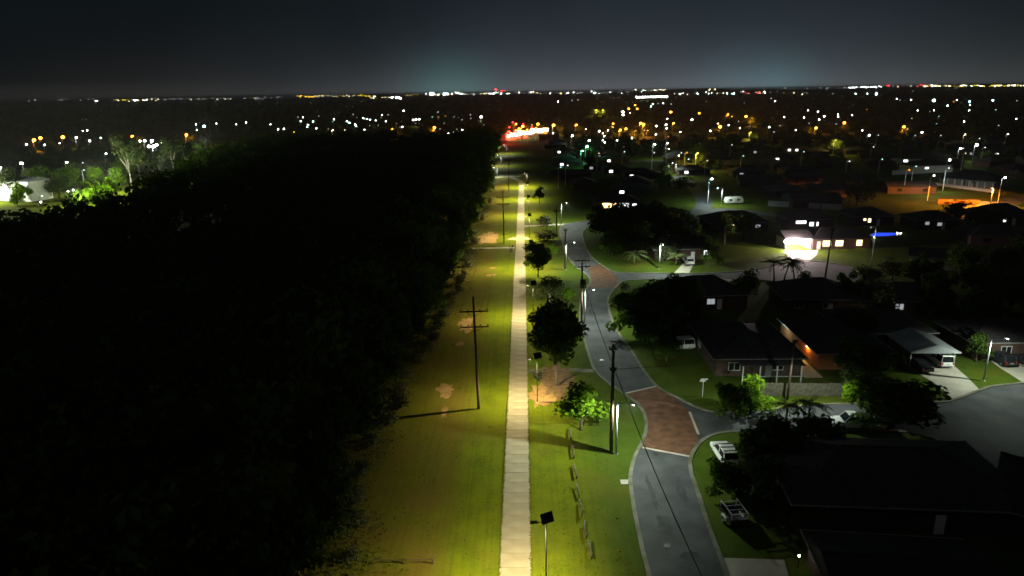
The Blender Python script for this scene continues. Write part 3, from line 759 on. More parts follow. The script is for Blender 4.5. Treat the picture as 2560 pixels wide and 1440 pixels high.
tree((47.2, 90.2), 2.6, 5.4, 'black tree before the house right of the amber passage')
tree((50.6, 91.2), 1.9, 4.2, 'black tree left of the carport', 'edge')
tree((54.2, 93.4), 1.3, 2.8, 'black shrub at the left post of the carport', 'edge', cat='shrub')
tree((67.5, 95.8), 1.7, 4.0, 'black shrub between the carport and the parked dark cars', 'edge', cat='shrub')
for i, (x, y, r, hh) in enumerate(((1512, 596, 4.4, 7), (1550, 584, 5, 8), (1596, 590, 5, 8), (1556, 622, 4, 7), (1640, 584, 4.6, 8), (1604, 622, 3.6, 6.4), (1680, 600, 4.4, 8), (1500, 566, 3.4, 6), (1720, 616, 3.6, 7), (1752, 640, 3, 6), (1530, 640, 3, 5.4))):
    tree(at(x, y), r, hh, 'black tree of the dense clump inside the road bend', ('broad', 'edge')[i % 2], group='dark clump inside the road bend')
for i, (x, y, r, hh) in enumerate(((2150, 868, 2.6, 5.6), (2120, 850, 2.8, 6), (2200, 830, 2.6, 6), (2420, 850, 3.4, 8), (1860, 760, 3.2, 6.4), (2180, 790, 3.2, 7), (2330, 790, 3.6, 7.5), (2440, 760, 3.8, 8), (2520, 800, 3.8, 8), (2300, 730, 3.6, 7), (2400, 700, 3.8, 8), (2500, 710, 3.8, 8), (2120, 770, 2.8, 6))):
    tree(at(x, y), r, hh, 'black backyard tree among the unlit roofs at right', ('broad', 'edge', 'gum')[i % 3], group='black backyard trees at right')
# forest edge: trees and scrub one can tell apart along the grass, the rest is one mass
EDGE = [(30, -14.5), (49, -15.3), (66, -18), (99, -16.6), (118, -15), (149, -13.2), (199, -13.4), (323, -11.8), (513, -12), (640, -13)]
def ex(Y): return float(np.interp(Y, [e[0] for e in EDGE], [e[1] for e in EDGE]))
Y = 38.0
while Y < 330:
    step = rnd.uniform(3.2, 5.0)*(1+Y/260)
    R_ = rnd.uniform(2.0, 3.0)*(1+Y/500); H = rnd.uniform(6, 10)
    tree((ex(Y)-R_*.9-rnd.uniform(.8, 2.8), Y), R_, H, 'dark tree in the front row of the wood beside the dry grass', 'edge', 'tree', 'front trees of the wood', zc=H*.52, zs=H*.5)
    if Y < 260 and rnd.random() < .9:
        r2 = rnd.uniform(.7, 1.4)
        tree((ex(Y+step*.5)+rnd.uniform(-.7, .5), Y+step*.5), r2, r2*1.4, 'grey green scrub bush at the foot of the wood', 'scrub', 'bush', 'scrub along the wood edge', zc=r2*.7, zs=r2*.8)
    Y += step
far_b = [(-122, 150), (-110, 178), (-150, 324), (-165, 438), (-110, 466), (-58, 486), (-26, 585)]
def inwood(x, y):
    if x > ex(y)-6: return False
    if y < 150: return x > -.86*y-12
    xs = [p_[0] for p_ in far_b]; ys = [p_[1] for p_ in far_b]
    left = float(np.interp(y, [150, 178, 324, 438], [-122, -110, -150, -165]))
    if y <= 438: return x > left
    lim = float(np.interp(x, [-165, -110, -58, -26, -12], [438, 466, 486, 585, 600]))
    return y < lim
rs = np.random.RandomState(5)
Vs = []; Fs = []; off = 0
protos = [crown_pts(200+i, 230, nl=9, flat=.8, fill=.05)[:2] for i in range(4)]
yy = 26.0
while yy < 590:
    sp = 5.6 if yy < 150 else 7.0
    xx = -172.0
    while xx < -14:
        x, y = xx+rs.uniform(-2, 2), yy+rs.uniform(-2, 2); xx += sp
        if not inwood(x, y): continue
        P, q = protos[rs.randint(4)]
        r = rs.uniform(3.0, 4.8); hgt = rs.uniform(8.5, 15)+(3.0 if x < -85 and y > 120 else 0); a = rs.uniform(0, 6.28); ca, sa = math.cos(a), math.sin(a)
        P2 = np.stack([P[:, 0]*ca-P[:, 1]*sa, P[:, 0]*sa+P[:, 1]*ca, P[:, 2]*.9], 1)*r+np.array([x, y, hgt-r*.8])
        V, F = leaf_quads(P2, q, .62, rs)
        Vs.append(V); Fs.append(F+off); off += len(V)
    yy += sp
wood = link('woodland', np_mesh('woodland', np.concatenate(Vs), np.concatenate(Fs), M['leaf']))
struct(wood, 'stuff'); tag(wood, 'dark dense wood filling the left side beside the grass strip', 'wood')
# low scrub and leaf litter rim along the foot of the wood
Vs = []; Fs = []; off = 0
n = 12000
Yr = 34+rs.rand(n)**1.5*230; dx = rs.normal(-.9, 1.5, n)
Xr = np.array([ex(v) for v in Yr])+dx+.9*np.sin(Yr*.37)+.5*np.sin(Yr*1.1+2)
P = np.stack([Xr, Yr, np.abs(rs.normal(.10, .16, n))*(1+np.clip(-dx, 0, 3)*1.2)], 1); V, F = leaf_quads(P, np.tile([.3, -.3, 1.], (n, 1)), .12, rs)
ug = link('undergrowth', np_mesh('undergrowth', V, F, M['litter'])); struct(ug, 'stuff'); tag(ug, 'low grey green undergrowth along the foot of the wood', 'undergrowth')

n = 9000
Xr = rs.uniform(-14.5, 9.2, n); Yr = 42+rs.rand(n)**1.3*110
keep = (np.abs(Xr+1.05) > 1.5) & (np.sin(Xr*1.9+np.sin(Yr*.35)*2.2)+np.sin(Yr*.8+Xr*.6)+rs.normal(0, .7, n) > .35)
ne = 2600; Ye = 40+rs.rand(ne)*100; Xe = np.where(rs.rand(ne) < .5, PX0, PX1)+rs.normal(0, .06, ne)
Xr, Yr = np.concatenate([Xr[keep], Xe]), np.concatenate([Yr[keep], Ye]); n = len(Xr)
P = np.stack([Xr, Yr, np.full(n, .055)], 1); V, F = leaf_quads(P, np.tile([0, -.4, 3.0], (n, 1)), .11, rs)
gt_ = link('grass_tufts', np_mesh('grass_tufts', V, F, M['tuft'])); struct(gt_, 'stuff'); tag(gt_, 'weedy grass tufts scattered over the mown strip', 'grass')
# lit park trees on the left beyond the wood
PK = [(332, 476, 7, 24, 'tall pale trunked gum lit green in the park', 'gum', 'pale'), (352, 452, 5, 20, 'forked pale gum right of the tall lit park gum', 'gum', 'pale'), (438, 452, 6, 21, 'thin pale trunked gum at the right end of the park', 'gum', 'pale'), (470, 440, 5, 18, 'dark gum right of the thin park gum', 'gum', 'pale'),
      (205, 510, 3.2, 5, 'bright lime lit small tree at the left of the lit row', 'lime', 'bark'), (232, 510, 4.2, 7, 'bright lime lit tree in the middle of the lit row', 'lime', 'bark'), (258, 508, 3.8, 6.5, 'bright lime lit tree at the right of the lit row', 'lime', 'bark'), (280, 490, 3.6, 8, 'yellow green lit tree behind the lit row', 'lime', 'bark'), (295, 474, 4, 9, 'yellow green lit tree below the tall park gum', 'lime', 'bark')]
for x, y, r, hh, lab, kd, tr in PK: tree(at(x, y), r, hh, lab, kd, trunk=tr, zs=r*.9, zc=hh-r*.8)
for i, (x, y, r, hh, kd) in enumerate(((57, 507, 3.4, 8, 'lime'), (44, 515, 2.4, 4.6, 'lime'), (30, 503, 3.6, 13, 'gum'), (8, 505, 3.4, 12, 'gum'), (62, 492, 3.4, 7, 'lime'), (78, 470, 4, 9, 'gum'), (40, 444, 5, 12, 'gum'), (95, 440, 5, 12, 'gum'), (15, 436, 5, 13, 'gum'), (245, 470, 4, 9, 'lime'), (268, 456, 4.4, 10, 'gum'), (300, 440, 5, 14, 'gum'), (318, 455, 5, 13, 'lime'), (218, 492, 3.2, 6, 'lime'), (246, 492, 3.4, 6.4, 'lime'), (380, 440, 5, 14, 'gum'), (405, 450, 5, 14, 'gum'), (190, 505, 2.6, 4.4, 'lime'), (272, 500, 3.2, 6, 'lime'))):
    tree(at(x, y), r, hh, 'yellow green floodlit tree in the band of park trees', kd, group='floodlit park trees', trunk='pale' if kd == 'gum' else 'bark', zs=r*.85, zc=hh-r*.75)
lantern('park_flood', (-192, 300, 11), 10000, (.9, 1, .74), None, flood=True)
lantern('park_flood', (-160, 268, 7), 5000, (.85, 1, .55), None, flood=True)
lantern('park_flood', (-168, 318, 12), 10000, (.9, 1, .74), None, flood=True)
for i in range(70):
    x = rnd.uniform(10, 520); lo = np.interp(x, [0, 270, 480], [520, 486, 420]); y = rnd.uniform(385, lo)
    if 0 < x < 75 and y > 440: continue
    if 190 < x < 380 and y > 425: continue
    tree(at(x, y), rnd.uniform(3.5, 5.5), rnd.uniform(7, 11), 'dark park tree beyond the wood', 'gum' if i % 2 else 'edge', group='dark trees of the park')
tree(at(572, 352), 7, 18, 'big rounded olive lit tree on the far left skyline', 'broad', zs=6)
tree(at(528, 352), 5, 30, 'very tall pale lit gum above the far left lamps', 'gum', trunk='pale', zs=5, zc=27)
for i, (x, y, r, hh) in enumerate(((410, 352, 8, 20), (345, 345, 7, 20), (690, 345, 6, 12), (1150, 345, 6, 9), (930, 345, 6, 9), (20, 400, 8, 16))):
    tree(at(x, y), r, hh, 'faint grey tree behind the far lamps on the left', 'gum', group='faint trees behind the far left lamps')

# far mass of trees out to the hills
Vs = []; Fs = []; off = 0
tp = crown_pts(300, 46, nl=6, flat=.7, fill=0)[:2]
for i in range(2600):
    y = 430*math.exp(rs.uniform(0, 2.35)); x = rs.uniform(-.86, .86)*y
    if y < 620 and x < -10: continue
    if abs(x) < 34 and y < 760: continue
    r = rs.uniform(2.4, 4.6)*(1+y/3500); hh = rs.uniform(1.5, 3.5)*(1+y/5000)
    V, F = leaf_quads(tp[0]*np.array([r, r, r*.75])+np.array([x, y, hh]), tp[1], r*.4, rs)
    Vs.append(V); Fs.append(F+off); off += len(V)
ft = link('far_trees', np_mesh('far_trees', np.concatenate(Vs), np.concatenate(Fs), M['farleaf'])); struct(ft, 'stuff'); tag(ft, 'far dark tree cover of the suburbs out to the horizon', 'trees')

# ================================================================== HOUSES
def roof_mesh(w, d, wh, rh, kind, ov=.55, th=.16):
    b = MB(); x, y = w/2+ov, d/2+ov
    if kind == 'hip':
        rl = max(w, d)/2-min(w, d)/2
        rg = [(-rl, 0), (rl, 0)] if w >= d else [(0, -rl), (0, rl)]
    elif w >= d: rg = [(-x, 0), (x, 0)]
    else: rg = [(0, -y), (0, y)]
    E = [(-x, -y), (x, -y), (x, y), (-x, y)]
    for z0, fl in ((wh, 1), (wh+th, 0)):
        pass
    vs = [(p[0], p[1], wh) for p in E]+[(p[0], p[1], wh+th) for p in E]+[(rg[0][0], rg[0][1], wh+th+rh), (rg[1][0], rg[1][1], wh+th+rh)]
    fs = [(3, 2, 1, 0), (0, 1, 5, 4), (1, 2, 6, 5), (2, 3, 7, 6), (3, 0, 4, 7)]
    if w >= d: fs += [(4, 5, 9, 8), (6, 7, 8, 9), (5, 6, 9), (7, 4, 8)]
    else: fs += [(5, 6, 9, 8), (7, 4, 8, 9), (4, 5, 8), (6, 7, 9)]
    b.add(vs, fs); return b
def window(root, side, u, z, w, h, w0, d0, pane='glass'):
    """side f/b/l/r; u is the offset along that wall"""
    fr = MB(); o = .05
    for c, dd in (((0, 0, h/2), (w+.12, .08, .07)), ((0, 0, -h/2), (w+.12, .12, .07)), ((-w/2, 0, 0), (.06, .08, h)), ((w/2, 0, 0), (.06, .08, h)), ((0, 0, 0), (.05, .07, h))): fr.box(c, dd)
    f = fr.build('window', M['white'], root)
    f.location = {'f': (u, -d0/2-o, z), 'b': (u, d0/2+o, z), 'l': (-w0/2-o, u, z), 'r': (w0/2+o, u, z)}[side]
    f.rotation_euler = (0, 0, {'f': 0, 'b': math.pi, 'l': -math.pi/2, 'r': math.pi/2}[side])
    MB().box((0, .01, 0), (w-.05, .03, h-.05)).build('pane', M[pane], f)
    return f
def house(x, y, w, d, label, rz=0, wh=2.6, rh=1.9, kind='hip', wall='brickshade', roof='roof', wins=(), group=None, door=True, name='house', cat='house'):
    t = thing(name, label, cat, (x, y, 0), rz, group)
    MB().box((0, 0, wh/2), (w, d, wh)).build('wall', M[wall], t)
    rb = roof_mesh(w, d, wh, rh, kind).build('roof', M[roof], t)
    rl_ = (max(w, d)-min(w, d))/2 if kind == 'hip' else max(w, d)/2+.5
    e1, e2 = ((-rl_, 0), (rl_, 0)) if w >= d else ((0, -rl_), (0, rl_)); zt = wh+.17+rh
    MB().tube([(*e1, zt), (*e2, zt)], .11, 5).build('ridge_cap', M[roof], rb)
    if kind == 'hip':
        for (cx_, cy_) in ((-1, -1), (1, -1), (1, 1), (-1, 1)):
            ee = e1 if (cx_ < 0 if w >= d else cy_ < 0) else e2
            MB().tube([(*ee, zt), (cx_*(w/2+.55), cy_*(d/2+.55), wh+.18)], .09, 5).build('hip_cap', M[roof], rb)
    gt = MB(); X, Y_ = w/2+.6, d/2+.6
    for c, dd in (((0, -Y_, wh+.1), (2*X+.1, .1, .13)), ((0, Y_, wh+.1), (2*X+.1, .1, .13)), ((-X, 0, wh+.1), (.1, 2*Y_-.12, .13)), ((X, 0, wh+.1), (.1, 2*Y_-.12, .13))): gt.box(c, dd)
    gt.build('gutter', M['trim'], rb)
    for q in wins: window(t, *q[:5], w, d, q[5] if len(q) > 5 else 'glass')
    if door:
        dr = MB().box((w*.12, -d/2-.03, 1.03), (.9, .06, 2.05)).build('door', M['white'], t); MB().box((w*.12+.35, -d/2-.08, 1.0), (.04, .05, .14)).build('handle', M['galv'], dr)
    return t
# the dark gabled house by the road with a veranda
t = house(33.6, 99.0, 12.2, 15.0, 'large dark gabled house with veranda posts behind the paling fence', 0, 2.7, 2.2, 'hip', 'brickshade', 'roof', [('f', -3.5, 1.5, 1.6, 1.2), ('f', 2.6, 1.5, 1.8, 1.2), ('l', 2, 1.5, 1.4, 1.1), ('r', 3, 1.5, 1.6, 1.2)])
MB().box((1.2, -8.9, 2.62), (9.0, 2.4, .1)).build('veranda_roof', M['roof'], t)
for x in (-3, -.6, 1.8, 5.2): MB().box((x, -9.9, 1.28), (.12, .12, 2.56)).build('veranda_post', M['white'], t)
MB().box((1.2, -9.9, .9), (8.6, .05, .06)).build('rail', M['white'], t)
b_ = MB().ball((0, 0, 0), .12, 8).build('wall_lamp', M['lens_white'], t); b_.location = (-6.2, -3.8, 2.2)
# its neighbour, with the orange lit brick side between the two
t = house(48.2, 101, 10.5, 15, 'black roofed house right of the amber lit side passage', 0, 2.6, 2.1, 'hip', 'brickorange', 'roof', [('f', -2, 1.5, 1.6, 1.2), ('f', 2.5, 1.5, 1.4, 1.1)])
w_ = MB().ball((0, 0, 0), .09, 6).build('porch_lamp', M['lens_warm'], t); w_.location = (-5.42, -3.5, 2.15)
lantern('passage_light', (42.6, 97.4, 2.1), 190, (1, .45, .08), None, flood=True)
lantern('passage_light', (41.6, 105.5, 2.2), 120, (.7, 1, .85), None, flood=True)
pss = MB(); pss.sheet([(40.0, 90.6), (42.6, 90.6), (42.6, 110), (40.0, 110)], .014); struct(pss.build('side_passage', M['concrete']))
# roofs silhouetted against the side street
house(34.6, 127.5, 14, 10, 'black hip roofed house silhouetted against the lit side street', R(4), 2.7, 2.5, 'hip', wins=[('f', 0, 1.6, 1.5, 1.1, 'win_dim'), ('f', -4, 1.6, 1.4, 1.1)])
house(27.5, 124.0, 6, 9, 'small pale garage end left of the black hip roof', 0, 2.5, 1.0, 'gable', 'cream', 'roofm', door=False)
house(54.6, 124.5, 13, 10, 'black hip roofed house silhouetted before the cul-de-sac', R(-3), 2.7, 2.6, 'hip', wins=[('f', 1, 1.6, 1.5, 1.1), ('f', -4, 1.6, 1.4, 1.1)])
house(72, 123, 15, 10, 'black low roofed house with a bright yard lamp', R(-3), 2.6, 2.0, 'hip', wins=[('f', 1, 1.6, 1.5, 1.1), ('f', -4, 1.6, 1.4, 1.1, 'win_dim')])
b_ = G(2207, 762, 3.0); t = thing('yard_lamp', 'bright bare yard lamp on a bracket over the black roofs', 'lamp', (b_.x, b_.y, 0))
MB().tube([(0, 0, 0), (0, 0, 2.9)], .04, 6).build('post', M['dark'], t); MB().box((0, -.1, 3.0), (.55, .25, .22)).build('lens', M['hot'], t); lantern('yard_light', (0, -.5, 2.9), 60, (1, .9, .7), t, flood=True)
# glaring open garage house
t = thing('lit_house', 'house with glaring open garage and lit front windows at the cul-de-sac', 'house', (79, 176, 0), R(3))
MB().box((2, 0, 1.35), (15, 9, 2.7)).build('wall', M['brickshade'], t)
o = roof_mesh(15, 9, 2.7, 2.1, 'hip').build('roof', M['roof'], t); o.location = (2, 0, 0)
ga = MB(); gx, gy = -9.0, -1.0
ga.box((gx, gy+3.0, 1.35), (6.4, .15, 2.7)); ga.box((gx-3.2, gy, 1.35), (.15, 6, 2.7)); ga.box((gx+3.2, gy, 1.35), (.15, 6, 2.7)); ga.box((gx, gy, 2.78), (6.9, 6.4, .14)); ga.build('garage_wall', M['white'], t)
o = roof_mesh(6.4, 6, 2.9, 1.4, 'gable').build('roof', M['roof'], t); o.location = (gx, gy, 0)
MB().box((gx, gy+.5, 2.64), (2.6, .3, .1)).build('batten_lamp', M['hot'], t)
lantern('garage_light', (gx, gy-.2, 2.3), 12000, (1, .90, .80), t, flood=True, radius=.4)
MB().box((gx-3.6, gy-3.2, 2.2), (.3, .3, .5)).build('flood_lamp', M['hot'], t)
lantern('driveway_light', (gx-1.4, gy-5.2, 2.9), 15000, (1, .78, .76), t, flood=True, radius=.2)
for u, ww in ((-1.8, 2.2), (1.4, 2.0), (6.6, 1.5)):
    window(t, 'f', u, 1.5, ww, 1.5, 15, 9, 'win_warm'); lantern('window_glow', (u, -5.4, 1.2), 45, (1, .68, .25), t, flood=True)
MB().box((-3.9, -4.56, 1.05), (1, .06, 2.1)).build('door', M['white'], t)
# corner and background houses that carry visible lights
house(39, 166, 15, 9, 'dark house behind the white car with one lit window', R(2), 2.7, 2.2, 'hip', wins=[('f', 5.2, 1.7, 1.5, 1.3, 'win_white'), ('f', -3, 1.6, 1.4, 1.1)])
house(32.5, 240, 15, 9, 'house with a long warm lit front room at the road bend', R(-2), 2.7, 2.0, 'hip', 'brick', 'roof', [('f', -2.6, 1.5, 4.6, 1.6, 'sign_warm'), ('f', 2.5, 1.5, 3.4, 1.5, 'win_white'), ('f', 6.2, 1.6, 1.6, .9, 'win_white')])
house(62, 200, 17, 11, 'black house roof in front of the caravan street', 0, 2.7, 2.4, 'hip', wins=[('f', -2, 1.8, 1.6, 1.1, 'win_warm'), ('f', 5.5, 1.6, 1.4, 1.0, 'win_dim')])
house(84, 203, 13, 9, 'dark house with a bright white lit back patio', 0, 2.7, 2.0, 'hip', wins=[('f', -2.6, 1.9, 3.0, .9, 'win_white'), ('f', 1.2, 1.3, 2.6, 1.2, 'win_white')])
house(104, 206, 12, 9, 'dark house with two small yellow windows', 0, 2.7, 2.0, 'hip', wins=[('f', -2.6, 1.9, .8, .7, 'win_warm'), ('f', -1.2, 1.6, .9, 1.2, 'win_warm')])
house(119, 199, 12, 9, 'dark house with pale windows behind the blue pool', 0, 2.7, 2.0, 'hip', wins=[('f', -3.2, 1.9, 1.2, .9, 'win_dim'), ('f', .5, 1.6, 1.6, 1.0, 'win_dim')])
house(143, 205, 14, 10, 'dark gabled house below the amber lit road', R(-6), 2.7, 2.8, 'hip', wins=[('f', -4.2, 1.6, 1.2, 1.0, 'win_white'), ('f', -1, 1.4, 1.2, 1.2, 'win_white')])
house(170, 206, 12, 10, 'dark house at the right edge below the amber lamp', R(-6), 2.7, 2.6, 'hip')
# large dark roof in the lower right
t = house(36, 61, 21, 12, 'very large dark hip roof filling the lower right foreground', R(-4), 2.8, 2.6, 'hip', wins=[('b', 4, 1.5, 1.6, 1.2), ('b', -4, 1.5, 1.6, 1.2)])
house(52, 55, 14, 11, 'dark roofed house at the right foreground edge', R(-38), 2.8, 2.4, 'hip')
house(30, 46, 12, 9, 'dark shed roof at the bottom right', R(-6), 2.6, 1.6, 'gable', roof='roof')
b_ = G(1998, 1390, 1.2); t = thing('garden_lamp', 'tiny bright garden lamp in the dark lower yard', 'lamp', (b_.x, b_.y, 0)); MB().tube([(0, 0, 0), (0, 0, 1.15)], .03, 6).build('post', M['dark'], t); MB().ball((0, 0, 1.22), .09, 8).build('lens', M['hot'], t); lantern('garden_light', (0, -.2, 1.3), 3, (1, .95, .85), t, flood=True)
# carport with open gable front
t = thing('carport', 'pale roofed open carport with gable front and two vehicles', 'carport', (59.9, 97.2, 0), R(-2))
for x in (-3.1, 3.1):
    for y in (-3.2, 3.2): MB().box((x, y, 1.25), (.14, .14, 2.5)).build('post', M['white'], t)
o = roof_mesh(6.4, 7.2, 2.5, 1.15, 'gable', .35, .1).build('roof', M['roofm'], t)
MB().prism([(-3.3, 2.62), (3.3, 2.62), (0, 3.62)], 'y', -3.72, -3.66).build('gable_board', M['cream'], t)
bb = MB()
bb.tube([(-3.6, -3.78, 2.62), (0, -3.78, 3.74)], .06, 4); bb.tube([(3.6, -3.78, 2.62), (0, -3.78, 3.74)], .06, 4); bb.build('barge_board', M['trim'], t)
MB().box((0, 3.4, 1.2), (6.2, .1, 2.4)).build('rear_wall', M['brick'], t)
house(57.5, 107, 13, 11, 'dark house directly behind the carport', 0, 2.7, 2.2, 'hip')
house(75.5, 101.5, 16, 9, 'dark house with cars parked under its front eave', 0, 2.7, 2.0, 'hip', wins=[('f', -3, 1.5, 1.5, 1.1), ('f', 3, 1.5, 1.5, 1.1)])
# white walls, balustrade house
def panel_wall(a, b2, H, label, m='cream', pw=2.6, name='garden_wall', cat='wall', pm='white', th=.14):
    a, b2 = Vector((a[0], a[1], 0)), Vector((b2[0], b2[1], 0)); d = b2-a; ln = d.length; n_ = max(1, round(ln/pw)); w = ln/n_
    t = thing(name, label, cat, a, math.atan2(d.y, d.x))
    me = MB().box((0, 0, H/2), (w-.04, th, H)).mesh('panel', M[m]); po = MB().box((0, 0, (H+.08)/2), (.2, th+.08, H+.08)).mesh('post', M[pm])
    for k in range(n_): link('panel', me, t, (w*(k+.5), 0, rnd.uniform(-.02, .02)))
    for k in range(n_+1): link('post', po, t, (w*k, 0, 0))
    return t
panel_wall((86, 239.2), (107, 229.2), 1.9, 'long white panelled wall lit by the caravan street lamp', 'white')
a_, c_ = G(2345, 510), G(2446, 512)
panel_wall((a_.x, a_.y), (c_.x, c_.y), 1.6, 'low brick wall glowing red beside the amber lamp', 'brick', 3.0, 'garden_wall', 'wall', 'brick')
panel_wall((30.6, 84.9), (43.4, 84.4), 1.85, 'grey timber paling fence along the side street yard', 'palings', 2.4, 'paling_fence', 'fence', 'palings', .06)
t = house(183, 281, 20, 13, 'big dark hip roofed house with white balustrade and columns', R(-52), 3.2, 3.2, 'hip', 'wall', wins=[])
panel_wall((171, 286), (180, 263), 1.1, 'white balustrade wall under the row of columns', 'white')
for k in range(8):
    x, y = 172.4+k*1.15, 285-k*2.9
    q = MB(); q.box((0, 0, 1.6), (.45, .45, 3.2)); tag(q.build('porch_column', M['white'], None, loc=(x, y, 0)), 'white square porch column of the balustrade house', 'column', 'porch columns of the balustrade house')
panel_wall((172, 322), (205, 331), 2.0, 'bright white wall of the lit yard in the right middle distance', 'white')
house(196, 338, 20, 10, 'pale walled house behind the bright white yard wall', R(8), 2.8, 2.0, 'hip', 'white', wins=[('f', -3, 1.6, 2, 1.2, 'win_white')])
b_ = G(2335, 444, 4); lantern('yard_flood', (b_.x-4, b_.y-14, 5), 1500, (.85, 1, .95), None, flood=True)
b_ = G(2290, 450, 5); lantern('yard_flood', (b_.x, b_.y-8, 5), 1100, (.85, 1, .95), None, flood=True)
house(205, 372, 14, 9, 'pale gabled house with a lit white side wall', R(-30), 2.8, 2.0, 'gable', 'white', wins=[('f', 0, 1.6, 2, 1.2, 'win_white')])
b_ = G(2395, 408, 5); lantern('side_light', (b_.x+3, b_.y-8, 5), 900, (.95, 1, .9), None, flood=True)
house(*at(2330, 665), 9, 6, 'small cream sided house with dim windows at right', R(-30), 2.5, 1.4, 'gable', 'cream', 'roof', wins=[('f', -1.5, 1.4, 1.0, 1.0), ('f', 1.8, 1.4, 1.0, 1.0)])
# blue lit pool
pw = pxs([(2176, 586), (2195, 583), (2230, 583), (2248, 585), (2240, 589), (2205, 592), (2180, 591)])
t = thing('swimming_pool', 'glowing blue lit swimming pool', 'pool', (0, 0, 0))
MB().sheet(pw, .10).build('water', M['pool'], t)
cp = MB(); strip(cp, pw+[pw[0]], .5, 0, .16); cp.build('coping', M['concrete'], t)
for q in ((2166, 588), (2172, 590), (2186, 593), (2243, 583), (2252, 583)):
    b_ = G(*q, .5); o = MB().ball((b_.x, b_.y, .5), .16, 6).build('pool_lamp', M['e_white'], t)
# white block added for the overexposed floodlit ground at the left edge
house(-211, 280, 26, 10, 'white block added for the floodlit glare in the park at the left edge', R(-14), 8.0, 1.2, 'gable', 'white', 'roofm', [('f', -9, 2, 3, 1.4), ('f', 9, 2, 3, 1.4)])
lantern('glare_flood', (-214.5, 265.0, 9), 30000, (.95, 1, .84), None, flood=True, radius=.3)  # added flood in front of the white block to burn it out
for q, e_, lab, lz in (((0, 419), 30000, 'dazzling floodlight mast at the left edge of the park', 11), ((55, 408), 5000, 'white floodlight mast right of the dazzling park mast', 11)):
    b_ = G(q[0], q[1], lz); t = thing('floodlight_mast', lab, 'floodlight', (b_.x, b_.y, 0))
    MB().tube([(0, 0, 0), (0, 0, lz)], [.14, .08], 8).build('pole', M['galv'], t); MB().box((0, -.3, lz), (1.4, .3, .7)).build('lantern_head', M['hot'], t)
    lantern('flood', (4, -14, lz-1.5), e_*.5, (.92, 1, .86), t, flood=True, radius=.5)
lantern('park_flood', (-171, 257, 6), 14000, (.9, 1, .72), None, flood=True)
lantern('park_flood', (-178, 292, 9), 17000, (.92, 1, .75), None, flood=True)
b_ = G(560, 345, 12); lantern('park_flood', (b_.x, b_.y-30, 12), 16000, (.95, 1, .7), None, flood=True)
house(*at(245, 545), 6, 4, 'small amber lit brick hut at the near edge of the park', 0, 2.6, 1.0, 'gable', 'brickorange', 'roofm', [('f', 1, 1.3, .8, .8, 'win_dim')])
b_ = G(245, 545); lantern('hut_light', (b_.x-.5, b_.y-4, 14), 900, (1, .5, .12), None, flood=True)
SIGNLAMPS = []
# shop front with the glowing sign and added red halo panels at the end of the path
a, c = G(1268, 341, 4), G(1368, 326, 4); d = c-a; az = math.atan2(d.y, d.x); ln = math.hypot(d.x, d.y)
t = thing('shop_building', 'long roadside building front glowing white and red beyond the path', 'building', (a.x, a.y, 0), az)
MB().box((ln/2, 6, 2.6), (ln, 12, 5.2)).build('wall', M['cream'], t)
MB().box((ln/2, 5.4, 5.35), (ln+1, 13.5, .25)).build('roof', M['roofm'], t)
sg_r = random.Random(4); x0 = 0.0; k = 0
while x0 < ln-3:
    w_ = sg_r.uniform(3.5, 9.0); hh = sg_r.uniform(2.0, 4.2); zz = 3.4+hh/2+sg_r.uniform(-.6, .4)
    MB().box((x0+w_/2, -.2-.05*(k % 2), zz), (w_-sg_r.uniform(.3, 1.2), .3, hh)).build('glow_panel', M[('sign_white', 'sign_warm', 'sign_white', 'sign_white')[k % 4]], t); x0 += w_; k += 1
for x_, z_, w_, h_ in ((4, 1.5, 7, 1.5), (13, 1.2, 8, 1.3), (24, 1.6, 7, 1.2), (38, 1.2, 9, 1.2), (-1.4, 4.2, 2.2, 5.4), (3, 7.6, 5, 1.3), (16, 7.8, 6, 1.0)):
    MB().box((x_, -.24, z_), (w_, .3, h_)).build('glow_panel', M['sign_halo_red'], t)  # red sign panels, widened and added above to stand for the red halo
for c_, q in (('r', (1274, 318)), ('r', (1288, 330)), ('o', (1298, 322)), ('r', (1308, 310)), ('o', (1322, 330)), ('r', (1330, 318)), ('o', (1340, 322)), ('r', (1282, 306))): SIGNLAMPS.append((c_, q))
for q, e_ in (((1268, 334), 9000), ((1285, 318), 22000), ((1315, 316), 9000)):
    b_ = G(q[0], q[1], 8); lantern('sign_glow', (b_.x, b_.y-6, 7), e_, (1, .06, .02), None, flood=True)  # red lights added around the front to tint the surroundings
for i, (x, y) in enumerate(((1262, 342), (1275, 330), (1290, 326), (1310, 324), (1330, 320), (1350, 318), (1400, 330), (1412, 326), (1426, 333))):
    tree(at(x, y), 5, rnd.uniform(9, 14), 'tree added to catch red and amber glow around the roadside sign', 'gum', group='trees added to catch the roadside sign glow')  # trees put in here to catch the red glow

